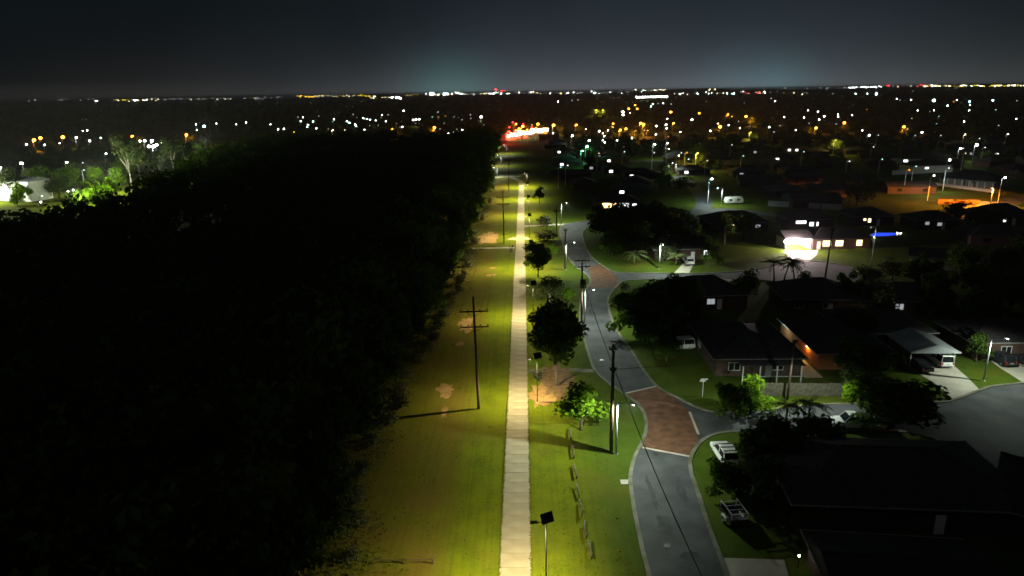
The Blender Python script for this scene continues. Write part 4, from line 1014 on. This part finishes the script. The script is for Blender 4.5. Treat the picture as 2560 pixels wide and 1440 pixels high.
# ------------------------------------------------------------------ filler suburb: houses and trees of the dark blocks
prot = []
for k, (w, d, wl, kd) in enumerate(((15, 10, 'brick', 'hip'), (13, 11, 'wall', 'hip'), (17, 9, 'wall', 'gable'))):
    wl = 'brickshade'
    prot.append(dict(w=w, d=d, wall=MB().box((0, 0, 1.3), (w, d, 2.6)).mesh('wall', M[wl]), roof=roof_mesh(w, d, 2.6, 1.9, kd).mesh('roof', M['roof']),
        win=[MB().box((0, 0, 0), (1.7, .08, 1.2)).mesh('window', M[q]) for q in ('glass', 'win_white', 'win_warm', 'win_dim')]))
taken = [(150, 232, 15), (160, 240, 12), (143, 240, 14), (165, 228, 10), (155, 215, 8)]
def free(x, y, r): return all((x-a)**2+(y-b3)**2 > (r+c)**2 for a, b3, c in taken)
for o in list(bpy.data.objects):
    if o.get('category') in ('house', 'carport', 'tree', 'palm', 'building'): taken.append((o.location.x, o.location.y, 8 if o['category'] in ('house', 'carport') else 3))
for pl in (main_l, side2_u, side1_u, side1_l, side2_l): taken += [(v.x, v.y, 5) for v in pxs(pl)]
for q in ((1730, 535), (1800, 525), (1870, 530), (1760, 500), (1720, 455), (2440, 530), (2520, 505), (2400, 530), (2460, 545), (2500, 540), (2540, 525), (2420, 515), (2180, 592), (2215, 592), (2245, 590), (2180, 620), (2215, 620), (2250, 620), (2200, 606), (2235, 604)): v = G(*q); taken.append((v.x, v.y, 9))
def filler(x, y, rz, label, group, lit=0, k=None):
    k = rnd.randrange(3) if k is None else k; p = prot[k]
    t = thing('house', label, 'house', (x, y, 0), rz, group)
    link('wall', p['wall'], t); link('roof', p['roof'], t)
    link('window', p['win'][lit], t, (-p['w']*.25, -p['d']/2-.03, 1.5)); link('window', p['win'][0], t, (p['w']*.28, -p['d']/2-.03, 1.5))
    taken.append((x, y, 8)); return t
# windows that show as small lights in the photograph sit on houses of their own
LIT = [(1396, 380, 1), (1395, 401, 3), (1403, 411, 1), (1525, 428, 1), (1577, 440, 1), (1589, 439, 1), (1481, 420, 3), (1560, 481, 1), (1718, 431, 1), (1710, 361, 3), (1737, 352, 3), (1696, 391, 1), (1886, 380, 3), (1557, 368, 3), (1855, 436, 3), (1946, 398, 1), (1987, 375, 1), (1973, 375, 1), (2280, 359, 3), (2402, 372, 1), (2430, 384, 3), (2470, 386, 1), (2495, 386, 1), (2337, 332, 3), (2196, 340, 1), (2173, 339, 1), (2160, 334, 1), (2046, 280, 3), (1526, 402, 1), (1500, 390, 3), (2090, 310, 3), (2020, 308, 3), (1965, 307, 3)]
for x, y, l in LIT:
    v = G(x, y, 1.5)
    filler(v.x+3.5, v.y+5, rnd.uniform(-.12, .12), 'dark suburban house with one small lit window', 'dark houses with one lit window', l, rnd.randrange(2))
y = 175.0
while y < 640:
    x = 26.0
    while x < y*.82:
        if y > 300 or x > 95 or rnd.random() < .7:
            X_, Y2 = x+rnd.uniform(-4, 4), y+rnd.uniform(-4, 4)
            if free(X_, Y2, 9) and not (150 < X_ < 215 and 235 < Y2 < 345): filler(X_, Y2, rnd.choice((0, math.pi/2, .15, -.2))+rnd.uniform(-.06, .06), 'dark unlit roof in the black blocks of the suburb', 'dark roofs of the suburb')
        x += 24*(1+max(0, y-300)/500)
    y += 30*(1+max(0, y-300)/450)
for i in range(120):
    y = rnd.uniform(115, 560); x = rnd.uniform(28, y*.8)
    if not free(x, y, 3.5) or (150 < x < 215 and 235 < y < 345): continue
    tree((x, y), rnd.uniform(2.6, 4.6), rnd.uniform(5, 9), 'dark garden tree among the black suburban roofs', ('broad', 'edge', 'gum')[i % 3], group='garden trees of the dark suburb'); taken.append((x, y, 3))

# ================================================================== VEHICLES
def wheels(t, xs, ys, r=.34, w=.22):
    me = MB().tube([(-w/2, 0, 0), (w/2, 0, 0)], r, 14).mesh('wheel', M['tyre']); ri = MB().tube([(-w/2-.01, 0, 0), (w/2+.01, 0, 0)], r*.6, 12).mesh('rim', M['rim'])
    for x in xs:
        for y in ys: o = link('wheel', me, t, (x, y, r)); link('rim', ri, o)
def car(loc, rz, label, paint='carwhite', kind='suv', cat='car', rack=False, lamps=False, name='parked_car'):
    t = thing(name, label, cat, (loc[0], loc[1], .03), rz)
    tall = {'suv': 1.72, 'wagon': 1.85, 'sedan': 1.45, 'van': 1.95, 'ute': 1.75}[kind]; hw = .92; bl = 1.02 if kind != 'sedan' else .88
    MB().prism([(-2.3, .38), (-2.36, .62), (-2.3, bl), (1.1, bl), (2.15, bl-.10), (2.36, bl-.3), (2.36, .4), (1.9, .3), (-1.9, .3)], 'x', -hw, hw).build('body', M[paint], t)
    if kind == 'ute':
        cab = [(-.55, bl), (-.5, tall-.06), (.55, tall-.06), (1.2, bl)]; rf = (-.52, .58)
    elif kind in ('van', 'wagon'):
        cab = [(-2.26, bl), (-2.15, tall-.06), (.45, tall-.06), (1.15, bl)]; rf = (-2.18, .5)
    elif kind == 'sedan':
        cab = [(-1.75, bl), (-1.05, tall-.06), (.2, tall-.06), (1.05, bl)]; rf = (-1.1, .25)
    else:
        cab = [(-2.2, bl), (-1.85, tall-.06), (.3, tall-.06), (1.1, bl)]; rf = (-1.9, .35)
    MB().prism(cab, 'x', -hw*.97, hw*.97, 0, (bl+.05, .86)).build('window', M['glass'], t)
    rfo = MB(); rfo.box((0, (rf[0]+rf[1])/2, tall-.03), (hw*1.72, rf[1]-rf[0], .08), 0, 0, (.95, .97)); ro = rfo.build('roof', M[paint], t)
    for y0 in ((cab[0][0], cab[1][0]), (cab[3][0], cab[2][0]), (-.55 if kind != 'ute' else -.5, -.5)):
        for s_ in (-1, 1): MB().tube([(s_*hw*.955, y0[0], bl), (s_*hw*.845, y0[1], tall-.05)], .05, 4).build('pillar', M[paint], t)
    wheels(t, (-.8, .8), (-1.45, 1.45))
    for s_ in (-.7, .7):
        MB().box((s_, 2.33, .72), (.36, .08, .16)).build('headlight', M['rim'], t); MB().box((s_*1.1, -2.33, .82), (.2, .08, .34)).build('tail_light', M['redlens'], t)
        MB().box((s_*1.5, .75, bl+.12), (.22, .1, .16)).build('mirror', M[paint], t)
    MB().box((0, -2.37, .58), (1.7, .1, .2)).build('bumper', M['dark' if paint == 'cardark' else paint], t); MB().box((0, -2.4, .75), (.45, .03, .13)).build('number_plate', M['plate'], t)
    if rack:
        for y0 in (-1.5, -.7, .05): MB().box((0, y0, tall+.06), (hw*1.75, .09, .06)).build('roof_bar', M['dark'], ro)
    return t
car(at(1721, 659), 0, 'white wagon parked on the side street driveway', kind='suv')
car(at(1697, 872), R(90+8), 'dim white four wheel drive in the dark yard', kind='wagon')
car(at(2293, 921), R(4), 'dark car under the left half of the carport', 'cardark', 'sedan')
car((61.8, 95.6), R(-2), 'white van under the right half of the carport', kind='van')
car(at(2498, 906), R(3), 'dark car with silver plate under the right hand eave', 'cardark', 'suv')
car(at(2556, 908), R(3), 'dark car cut by the right edge of the picture', 'cardark', 'sedan')
car((22.3, 68.6), R(3), 'white car with dark roof bars parked beside the corner kerb', kind='suv', rack=True)
# ute with white cab and dark tray canopy
t = car(at(2128, 1067), R(86), 'dark utility truck with white cab on the side street', 'carwhite', 'ute', 'truck', name='utility_truck')
MB().box((0, -1.45, 1.35), (1.8, 1.75, .72)).build('canopy', M['cardark'], t)
for y0 in (-2.2, -1.9, -1.6, -1.3, -1.0, -.7): MB().box((0, y0, 1.74), (1.7, .07, .07)).build('rack_bar', M['rim'], t)
MB().box((.75, -2.36, .9), (.22, .06, .16)).build('tail_light', M['e_red'], t)
# caravan
b_ = at(1834, 510); t = thing('caravan', 'white caravan with two dark windows by the street lamp', 'caravan', (b_[0], b_[1], .02), R(8))
MB().prism([(-3.1, .55), (-3.25, 1.4), (-2.9, 2.5), (2.5, 2.6), (3.0, 1.9), (3.1, .9), (2.9, .55)], 'y', -1.15, 1.15).build('body', M['carwhite'], t)
for x in (-1.7, 1.1): MB().box((x, -1.17, 1.65), (.95, .06, .6)).build('window', M['glass'], t)
MB().box((-.3, -1.17, 1.35), (.65, .05, 1.5)).build('door', M['white'], t); MB().box((0, -1.18, .95), (5.8, .04, .08)).build('stripe', M['carsilver'], t)
wm = MB().tube([(0, -.1, 0), (0, .1, 0)], .33, 12).mesh('wheel', M['tyre'])
for x in (-.2, .55):
    for y0 in (-1.05, 1.05): link('wheel', wm, t, (x, y0, .33))
MB().tube([(-3.1, 0, .55), (-4.3, 0, .5)], .06, 6).build('drawbar', M['dark'], t)
# box trailer with a ladder frame
b_ = at(1832, 1304); t = thing('box_trailer', 'loaded box trailer with pale mudguard and metal frame on the verge', 'trailer', (b_[0], b_[1], 0), R(8))
MB().box((0, 0, .62), (1.7, 2.7, .1)).build('tray', M['dark'], t)
for c, dd in (((-.85, 0, .85), (.05, 2.7, .45)), ((.85, 0, .85), (.05, 2.7, .45)), ((0, -1.35, .85), (1.7, .05, .45)), ((0, 1.35, .85), (1.7, .05, .45))): MB().box(c, dd).build('side_panel', M['cardark'], t)
for c, dd in (((-.8, -.1, 1.7), (.06, 2.6, .06)), ((.8, -.1, 1.7), (.06, 2.6, .06))): MB().box(c, dd).build('rack_rail', M['galv'], t)
for y0 in (-1.3, -.6, .1, .8): MB().box((0, y0, 1.72), (1.6, .06, .05)).build('rack_bar', M['galv'], t)
for x in (-.8, .8):
    for y0 in (-1.3, 1.2): MB().box((x, y0, 1.2), (.05, .05, 1.0)).build('rack_post', M['galv'], t)
    MB().prism([(-.5, .5), (-.4, .78), (.4, .78), (.5, .5), (.36, .5), (.3, .7), (-.3, .7), (-.36, .5)], 'x', x*1.12-.14, x*1.12+.14).build('mudguard', M['carwhite'], t)
wheels(t, (-.95, .95), (0,), .32, .2)
MB().tube([(0, 1.35, .55), (0, 2.6, .5)], .05, 6).build('drawbar', M['galv'], t)
b_ = at(1890, 1222); t = thing('wheelie_bin', 'pale lidded bin standing in the dark yard', 'bin', (b_[0], b_[1], 0), .4)
MB().box((0, 0, .5), (.55, .6, 1.0), 0, 0, (1.15, 1.15)).build('body', M['carsilver'], t); MB().box((0, 0, 1.04), (.7, .75, .08)).build('lid', M['white'], t)

# ================================================================== FAR LAMPS
def far_lamp_mesh(m, H=8.0, r=.42):
    b = MB(); b.tube([(0, 0, 0), (0, 0, H-.2)], [.12, .07], 5, 0); b.tube([(0, 0, H-.3), (.9, 0, H+.15)], .05, 4, 0); b.ball((1.0, 0, H), r, 6, 1, .8)
    return b.mesh('street_lamp', [M['galv'], M[m]])
FL = {}
NAMES = {'o': ('e_orange', 'small orange street lamp glowing in the far suburb'), 'w': ('e_white', 'small white street lamp glowing in the far suburb'), 'y': ('e_yellow', 'small yellow lamp glowing in the far suburb'), 'c': ('e_cyan', 'small bluish white lamp glowing in the far suburb'), 'g': ('e_green', 'small greenish lamp glowing in the far suburb'), 'r': ('e_red', 'small red lamp glowing in the far suburb'), 'm': ('e_warm', 'small warm white lamp glowing in the far suburb')}
def far_lamp(px, py, c, s=1.0, power=0, H=9.0):
    v = G(px, py, H)
    dist = v.length
    faint = s < .62
    key = (c, faint, round(max((s*1.2 if s > 1.15 else s)*dist/620, .45)*4)/4, H)
    if key not in FL: FL[key] = far_lamp_mesh(NAMES[c][0].replace('e_', 'f_') if faint else NAMES[c][0], H, (.70 if c == 'o' else .48)*key[2]*(1.25 if faint else 1))
    o = link('street_lamp', FL[key], None, (v.x-1.0, v.y, 0)); tag(o, NAMES[c][1], 'street lamp', {'o': 'far orange lamps', 'w': 'far white lamps', 'y': 'far yellow lamps', 'c': 'far bluish lamps', 'g': 'far greenish lamps', 'r': 'far red lamps', 'm': 'far warm lamps'}[c])
    if power:
        col = {'o': (1, .36, .03), 'w': (.9, 1, .92), 'y': (1, .8, .1), 'c': (.35, .9, 1), 'g': (.2, 1, .55), 'r': (1, .05, .03), 'm': (1, .8, .5)}[c]
        lantern('far_light', (v.x, v.y-.5, H-.9), power*(2.0 if c in 'oy' else .7), col, None, flood=True)
        if c in 'oyg' and power > 1500:
            k_ = int(px) % 3
            tree((v.x+rnd.uniform(2, 6)*(1 if k_ else -1), v.y+rnd.uniform(4, 9)), rnd.uniform(3.5, 6), rnd.uniform(6, 10), 'tree added beside a far lamp to catch its coloured glow', 'gum', group='trees added beside far lamps')  # trees added behind coloured lamps so each shows a lit blob
SPECKS = """85,350,o,1.6,9000;101,345,o,1.5,6000;157,343,o,1.6,9000;331,341,o,1.3,7000;466,337,o,1.3,7000;191,344,w,1.4,4000;218,326,w,1;207,327,w,.8;66,361,w,1;112,362,w,1.1;149,358,w,.8;224,352,w,1.2;252,345,g,1;283,355,w,.9;350,353,w,1.5;362,352,w,1.5;380,352,w,1.9,9000;372,366,w,2,9000;384,366,w,2.2,9000;392,362,w,1.6;405,357,w,1.5;414,353,w,1.2;415,367,w,1.3;461,367,w,1.8,3000;463,357,w,.8
490,311,c,.9;510,316,c,1.7;492,325,c,.7;541,309,w,.8;558,307,w,.8;591,311,w,.7;615,306,w,.8;167,406,w,1.3;265,384,w,1.2;207,407,w,.6;210,425,w,.5;102,505,w,1.1;170,478,w,.7;183,475,w,.7;105,490,w,.5;388,427,w,.7;365,449,m,.7;146,516,w,.5;410,390,w,.7;395,385,w,.6;465,386,w,.6
465,461,r,.9;472,459,r,.8
752,303,g,.8;770,312,g,.9;783,304,g,.9;768,318,g,.8;791,321,w,.9;745,293,w,.6;757,293,w,.8;835,298,w,1;868,303,g,.8;874,307,g,.9;888,311,g,1;890,315,w,.9;911,324,w,1;908,295,w,.9;917,297,w,.9;925,299,w,.9;939,301,w,.8;965,303,w,1;883,286,w,.6;955,287,w,.7;970,287,w,.6;1009,277,w,1;1033,300,w,1.2;1040,299,w,1.2;1048,298,w,1.2;1095,280,w,.6;1203,292,w,1.6,3000;1176,287,w,.6;1177,296,w,.6;832,326,m,1.2,3000;862,326,m,1.2,3000;980,323,o,1.1,2500;1086,319,o,1.3,5000;735,330,y,.8;710,322,w,1.1;695,323,w,1;820,346,m,1.1;838,347,m,1.4,2500;795,345,w,1.1;1006,317,w,.8;1121,333,w,.8;1135,331,w,1;1148,328,w,1;1156,325,w,.8;1100,322,w,.5;1150,316,w,.5;645,352,w,.7;676,311,w,.8
1395,254,w,1.1;1430,251,w,.6;1445,250,w,.6;1632,260,w,.8;1627,266,g,.7;1645,259,w,.6;1658,258,w,.8;1678,260,w,.6;1491,275,y,.9,9000;1507,275,y,.9,9000;1572,272,o,1.1,6000;1588,263,o,.9;1593,272,o,1.1,5000;1557,280,w,1.7;1558,287,w,1.6;1575,282,m,.8;1677,280,o,1.3,4000;1748,283,r,.5;1748,283,o,1.1;1730,299,w,1.3;1684,308,o,1.1,3000;1820,286,o,.8,9000;1830,291,y,.7;1865,291,o,1.2,6000;1880,295,o,.5,9000;1441,312,o,1.1,3500;1533,309,o,1.1,4000;1533,318,y,.8;1602,308,o,1.4,6000;1609,311,o,1.4,6000;1551,325,o,1.2,6000;1565,322,o,1.2,6000;1620,326,o,.6,5000;1590,327,o,.6,5000;1668,297,w,.9;1665,312,w,1.2;1667,321,w,1;1641,315,w,1.2;1800,317,o,1.6,9000;1795,309,m,1;1822,313,c,.9;1850,320,m,1.1;1776,327,w,1.1;1877,331,y,.9,3000;1701,330,w,1;1640,336,w,1.1;1498,328,w,1.2;1507,333,w,.9;1511,340,w,1;1507,350,w,1.1;1520,326,w,.9;1512,356,w,1;1431,339,w,1.4,3000;1473,351,w,1.3;1543,351,w,1;1580,345,w,1.1;1384,313,o,1.5,9000;1383,333,w,1;1345,310,o,1.3,6000;1307,316,o,1.4,6000;1290,310,o,1.1,4000;1290,326,o,1.1;1305,330,o,.9;1318,324,o,.8;1330,312,y,.8;1465,323,m,.8;1350,330,w,.9
1468,366,g,1.3,6000;1457,377,g,.7,2500;1637,361,w,1.2,2500;1669,358,w,1.1,2500;1672,372,w,.9;1745,383,y,.9,5000;1402,418,c,.5;1780,447,c,1.7,2600;1697,389,w,.7;1830,362,w,.6
1956,222,c,.5;1960,232,m,.5;1985,232,m,.8;2006,236,m,.7;2082,234,w,.5;2139,234,w,.8;2168,234,w,.8;2191,235,c,1.5;2242,247,w,.8;2278,250,w,.9;2335,251,c,1.9;2392,250,w,.7;2369,264,w,1;2424,254,c,.9;2482,251,c,1.1;2425,262,c,.8;1938,253,w,.7;1928,246,w,.6;2020,276,w,.8;2045,279,w,.7;2095,286,w,.7;2130,288,w,.7;2061,291,w,1.1;2010,294,w,1;1960,293,w,.9;2048,299,w,1;2095,291,w,1;2294,276,w,.8;2335,276,w,.7;2423,276,w,.7;2111,307,o,1.3,3500;2040,320,o,1.3,4000;2260,317,o,1.2,4500;1923,318,w,1.1;2156,326,w,.8;2173,338,w,1.2;2196,338,w,.6;2305,331,w,1.2;2410,304,w,.9;2413,336,m,1,2000;2442,362,w,1.6,2500;2402,371,w,1.2,1800;2374,400,w,1.4;2335,439,w,1;2513,444,w,1.4,1000;2541,297,w,.7;2090,350,y,.5,3000;1990,325,w,.7;1950,314,w,.6;2520,335,w,.9;1935,330,w,.5"""
for row in SPECKS.replace('\n', ';').split(';'):
    q = row.split(','); far_lamp(float(q[0]), float(q[1]), q[2], float(q[3]), float(q[4])*.8 if len(q) > 4 else 0)
sp_r = random.Random(77)
for i in range(60):
    if i < 40: x_, y_ = sp_r.uniform(1390, 2560), 250+175*sp_r.random()**1.6
    else: x_, y_ = sp_r.uniform(760, 1240), sp_r.uniform(290, 325)
    far_lamp(x_, y_, sp_r.choice('wwwwmmcog'), sp_r.uniform(.25, .6))
for c_, q in SIGNLAMPS: far_lamp(q[0], q[1], c_, 1.2)
for i in range(12): far_lamp(1592+i*6.8, 243-i*.12, 'w', 1.5, 0, 12.0)
# pinpoint town lights strung along the hills at the horizon: too many and too far to tell apart
hl = MB(); rs2 = random.Random(21)
mats_h = ['e_dim', 'e_white', 'e_yellow', 'e_orange', 'e_cyan', 'e_red', 'e_warm']
def hrow(x0, x1, y0, y1, n_, cols, r=(.7, 1.5), jit=2.5):
    for k in range(n_):
        t = rs2.random(); x = x0+(x1-x0)*t; y = y0+(y1-y0)*t+rs2.gauss(0, jit*.6)
        p = ON(x, y, 5450); hl.ball(p, rs2.uniform(*r)*3.2*.62, 4, mats_h.index(rs2.choice(cols)))
hrow(60, 235, 252, 249, 9, ['e_dim']); hrow(285, 345, 250, 251, 16, ['e_yellow', 'e_warm'], (.7, 1.2), 1.5); hrow(330, 372, 251, 250, 14, ['e_white', 'e_warm'], (.9, 1.6), 1.5)
hrow(370, 640, 249, 245, 42, ['e_dim', 'e_dim', 'e_warm', 'e_dim'], (.7, 1.3)); hrow(640, 745, 246, 242, 12, ['e_dim']); hrow(238, 244, 252, 252, 2, ['e_white'], (1.4, 1.6), .3)
hrow(745, 782, 240, 243, 16, ['e_yellow', 'e_orange'], (.9, 1.4), 1.5); hrow(782, 900, 241, 239, 30, ['e_yellow', 'e_warm', 'e_dim', 'e_warm']); hrow(895, 925, 238, 239, 12, ['e_yellow'], (.9, 1.5), 2); hrow(925, 1000, 242, 244, 22, ['e_yellow', 'e_warm', 'e_white']); hrow(978, 1002, 245, 244, 9, ['e_white'], (1.3, 2.2), 1.5)
hrow(1000, 1055, 239, 237, 8, ['e_yellow', 'e_dim']); hrow(1076, 1086, 235, 235, 9, ['e_cyan', 'e_white'], (2.2, 3.6), 1.2); hrow(1110, 1119, 235, 235, 8, ['e_cyan', 'e_white'], (2.0, 3.2), 1.2); hrow(1060, 1280, 236, 233, 55, ['e_white', 'e_dim', 'e_white', 'e_warm'], (.8, 1.7), 3)
hrow(1237, 1243, 222, 224, 3, ['e_red'], (1.2, 1.8), 1); hrow(1252, 1264, 226, 227, 5, ['e_red'], (.9, 1.3), 1.2)
hrow(1280, 1420, 231, 233, 28, ['e_white', 'e_warm', 'e_yellow', 'e_dim']); hrow(1420, 1580, 232, 231, 16, ['e_dim', 'e_white']); hrow(1483, 1488, 232, 232, 4, ['e_white'], (1.6, 2.2), .6); hrow(1580, 1665, 227, 225, 20, ['e_white', 'e_dim', 'e_warm'])
hrow(1680, 1960, 236, 228, 40, ['e_dim', 'e_white', 'e_warm']); hrow(1815, 1835, 238, 237, 14, ['e_cyan', 'e_white'], (2.4, 4.2), 3); hrow(1752, 1768, 244, 240, 3, ['e_red'], (1, 1.5)); hrow(1860, 1915, 234, 233, 18, ['e_warm', 'e_red', 'e_white'])
hrow(1770, 1790, 226, 224, 6, ['e_warm'], (.8, 1.2)); hrow(2118, 2205, 219, 216, 34, ['e_white', 'e_dim', 'e_white'], (.8, 1.4), 1.5); hrow(2214, 2224, 213, 214, 4, ['e_red'], (1.3, 1.9), 1.5); hrow(2225, 2300, 215, 214, 14, ['e_red', 'e_dim', 'e_warm'], (.6, 1), 2); hrow(2300, 2320, 213, 215, 8, ['e_red', 'e_yellow'], (1, 1.5), 1.5)
hrow(2310, 2560, 215, 214, 90, ['e_yellow', 'e_warm', 'e_white', 'e_yellow'], (.8, 1.5), 1.8); hrow(1960, 2120, 222, 219, 10, ['e_dim'])
tl = hl.build('town_lights', [M[q] for q in mats_h]); struct(tl, 'stuff'); tag(tl, 'pinpoint town lights strung along the far horizon', 'town lights')

# ================================================================== HAZE
hb = MB().box((0, 6700, 22.0), (27600, 14000, 47.0)).build('haze', None)
hm = bpy.data.materials.new('night_haze'); hm.use_nodes = True
ht = hm.node_tree; ht.nodes.clear()
ho = ht.nodes.new('ShaderNodeOutputMaterial'); pvn = ht.nodes.new('ShaderNodeVolumePrincipled')
pvn.inputs['Color'].default_value = (.9, .93, .97, 1); pvn.inputs['Density'].default_value = HAZE
ht.links.new(pvn.outputs[0], ho.inputs['Volume'])
hb.data.materials.clear(); hb.data.materials.append(hm)
struct(hb, 'stuff'); tag(hb, 'thin night haze in the air over the suburb', 'haze')
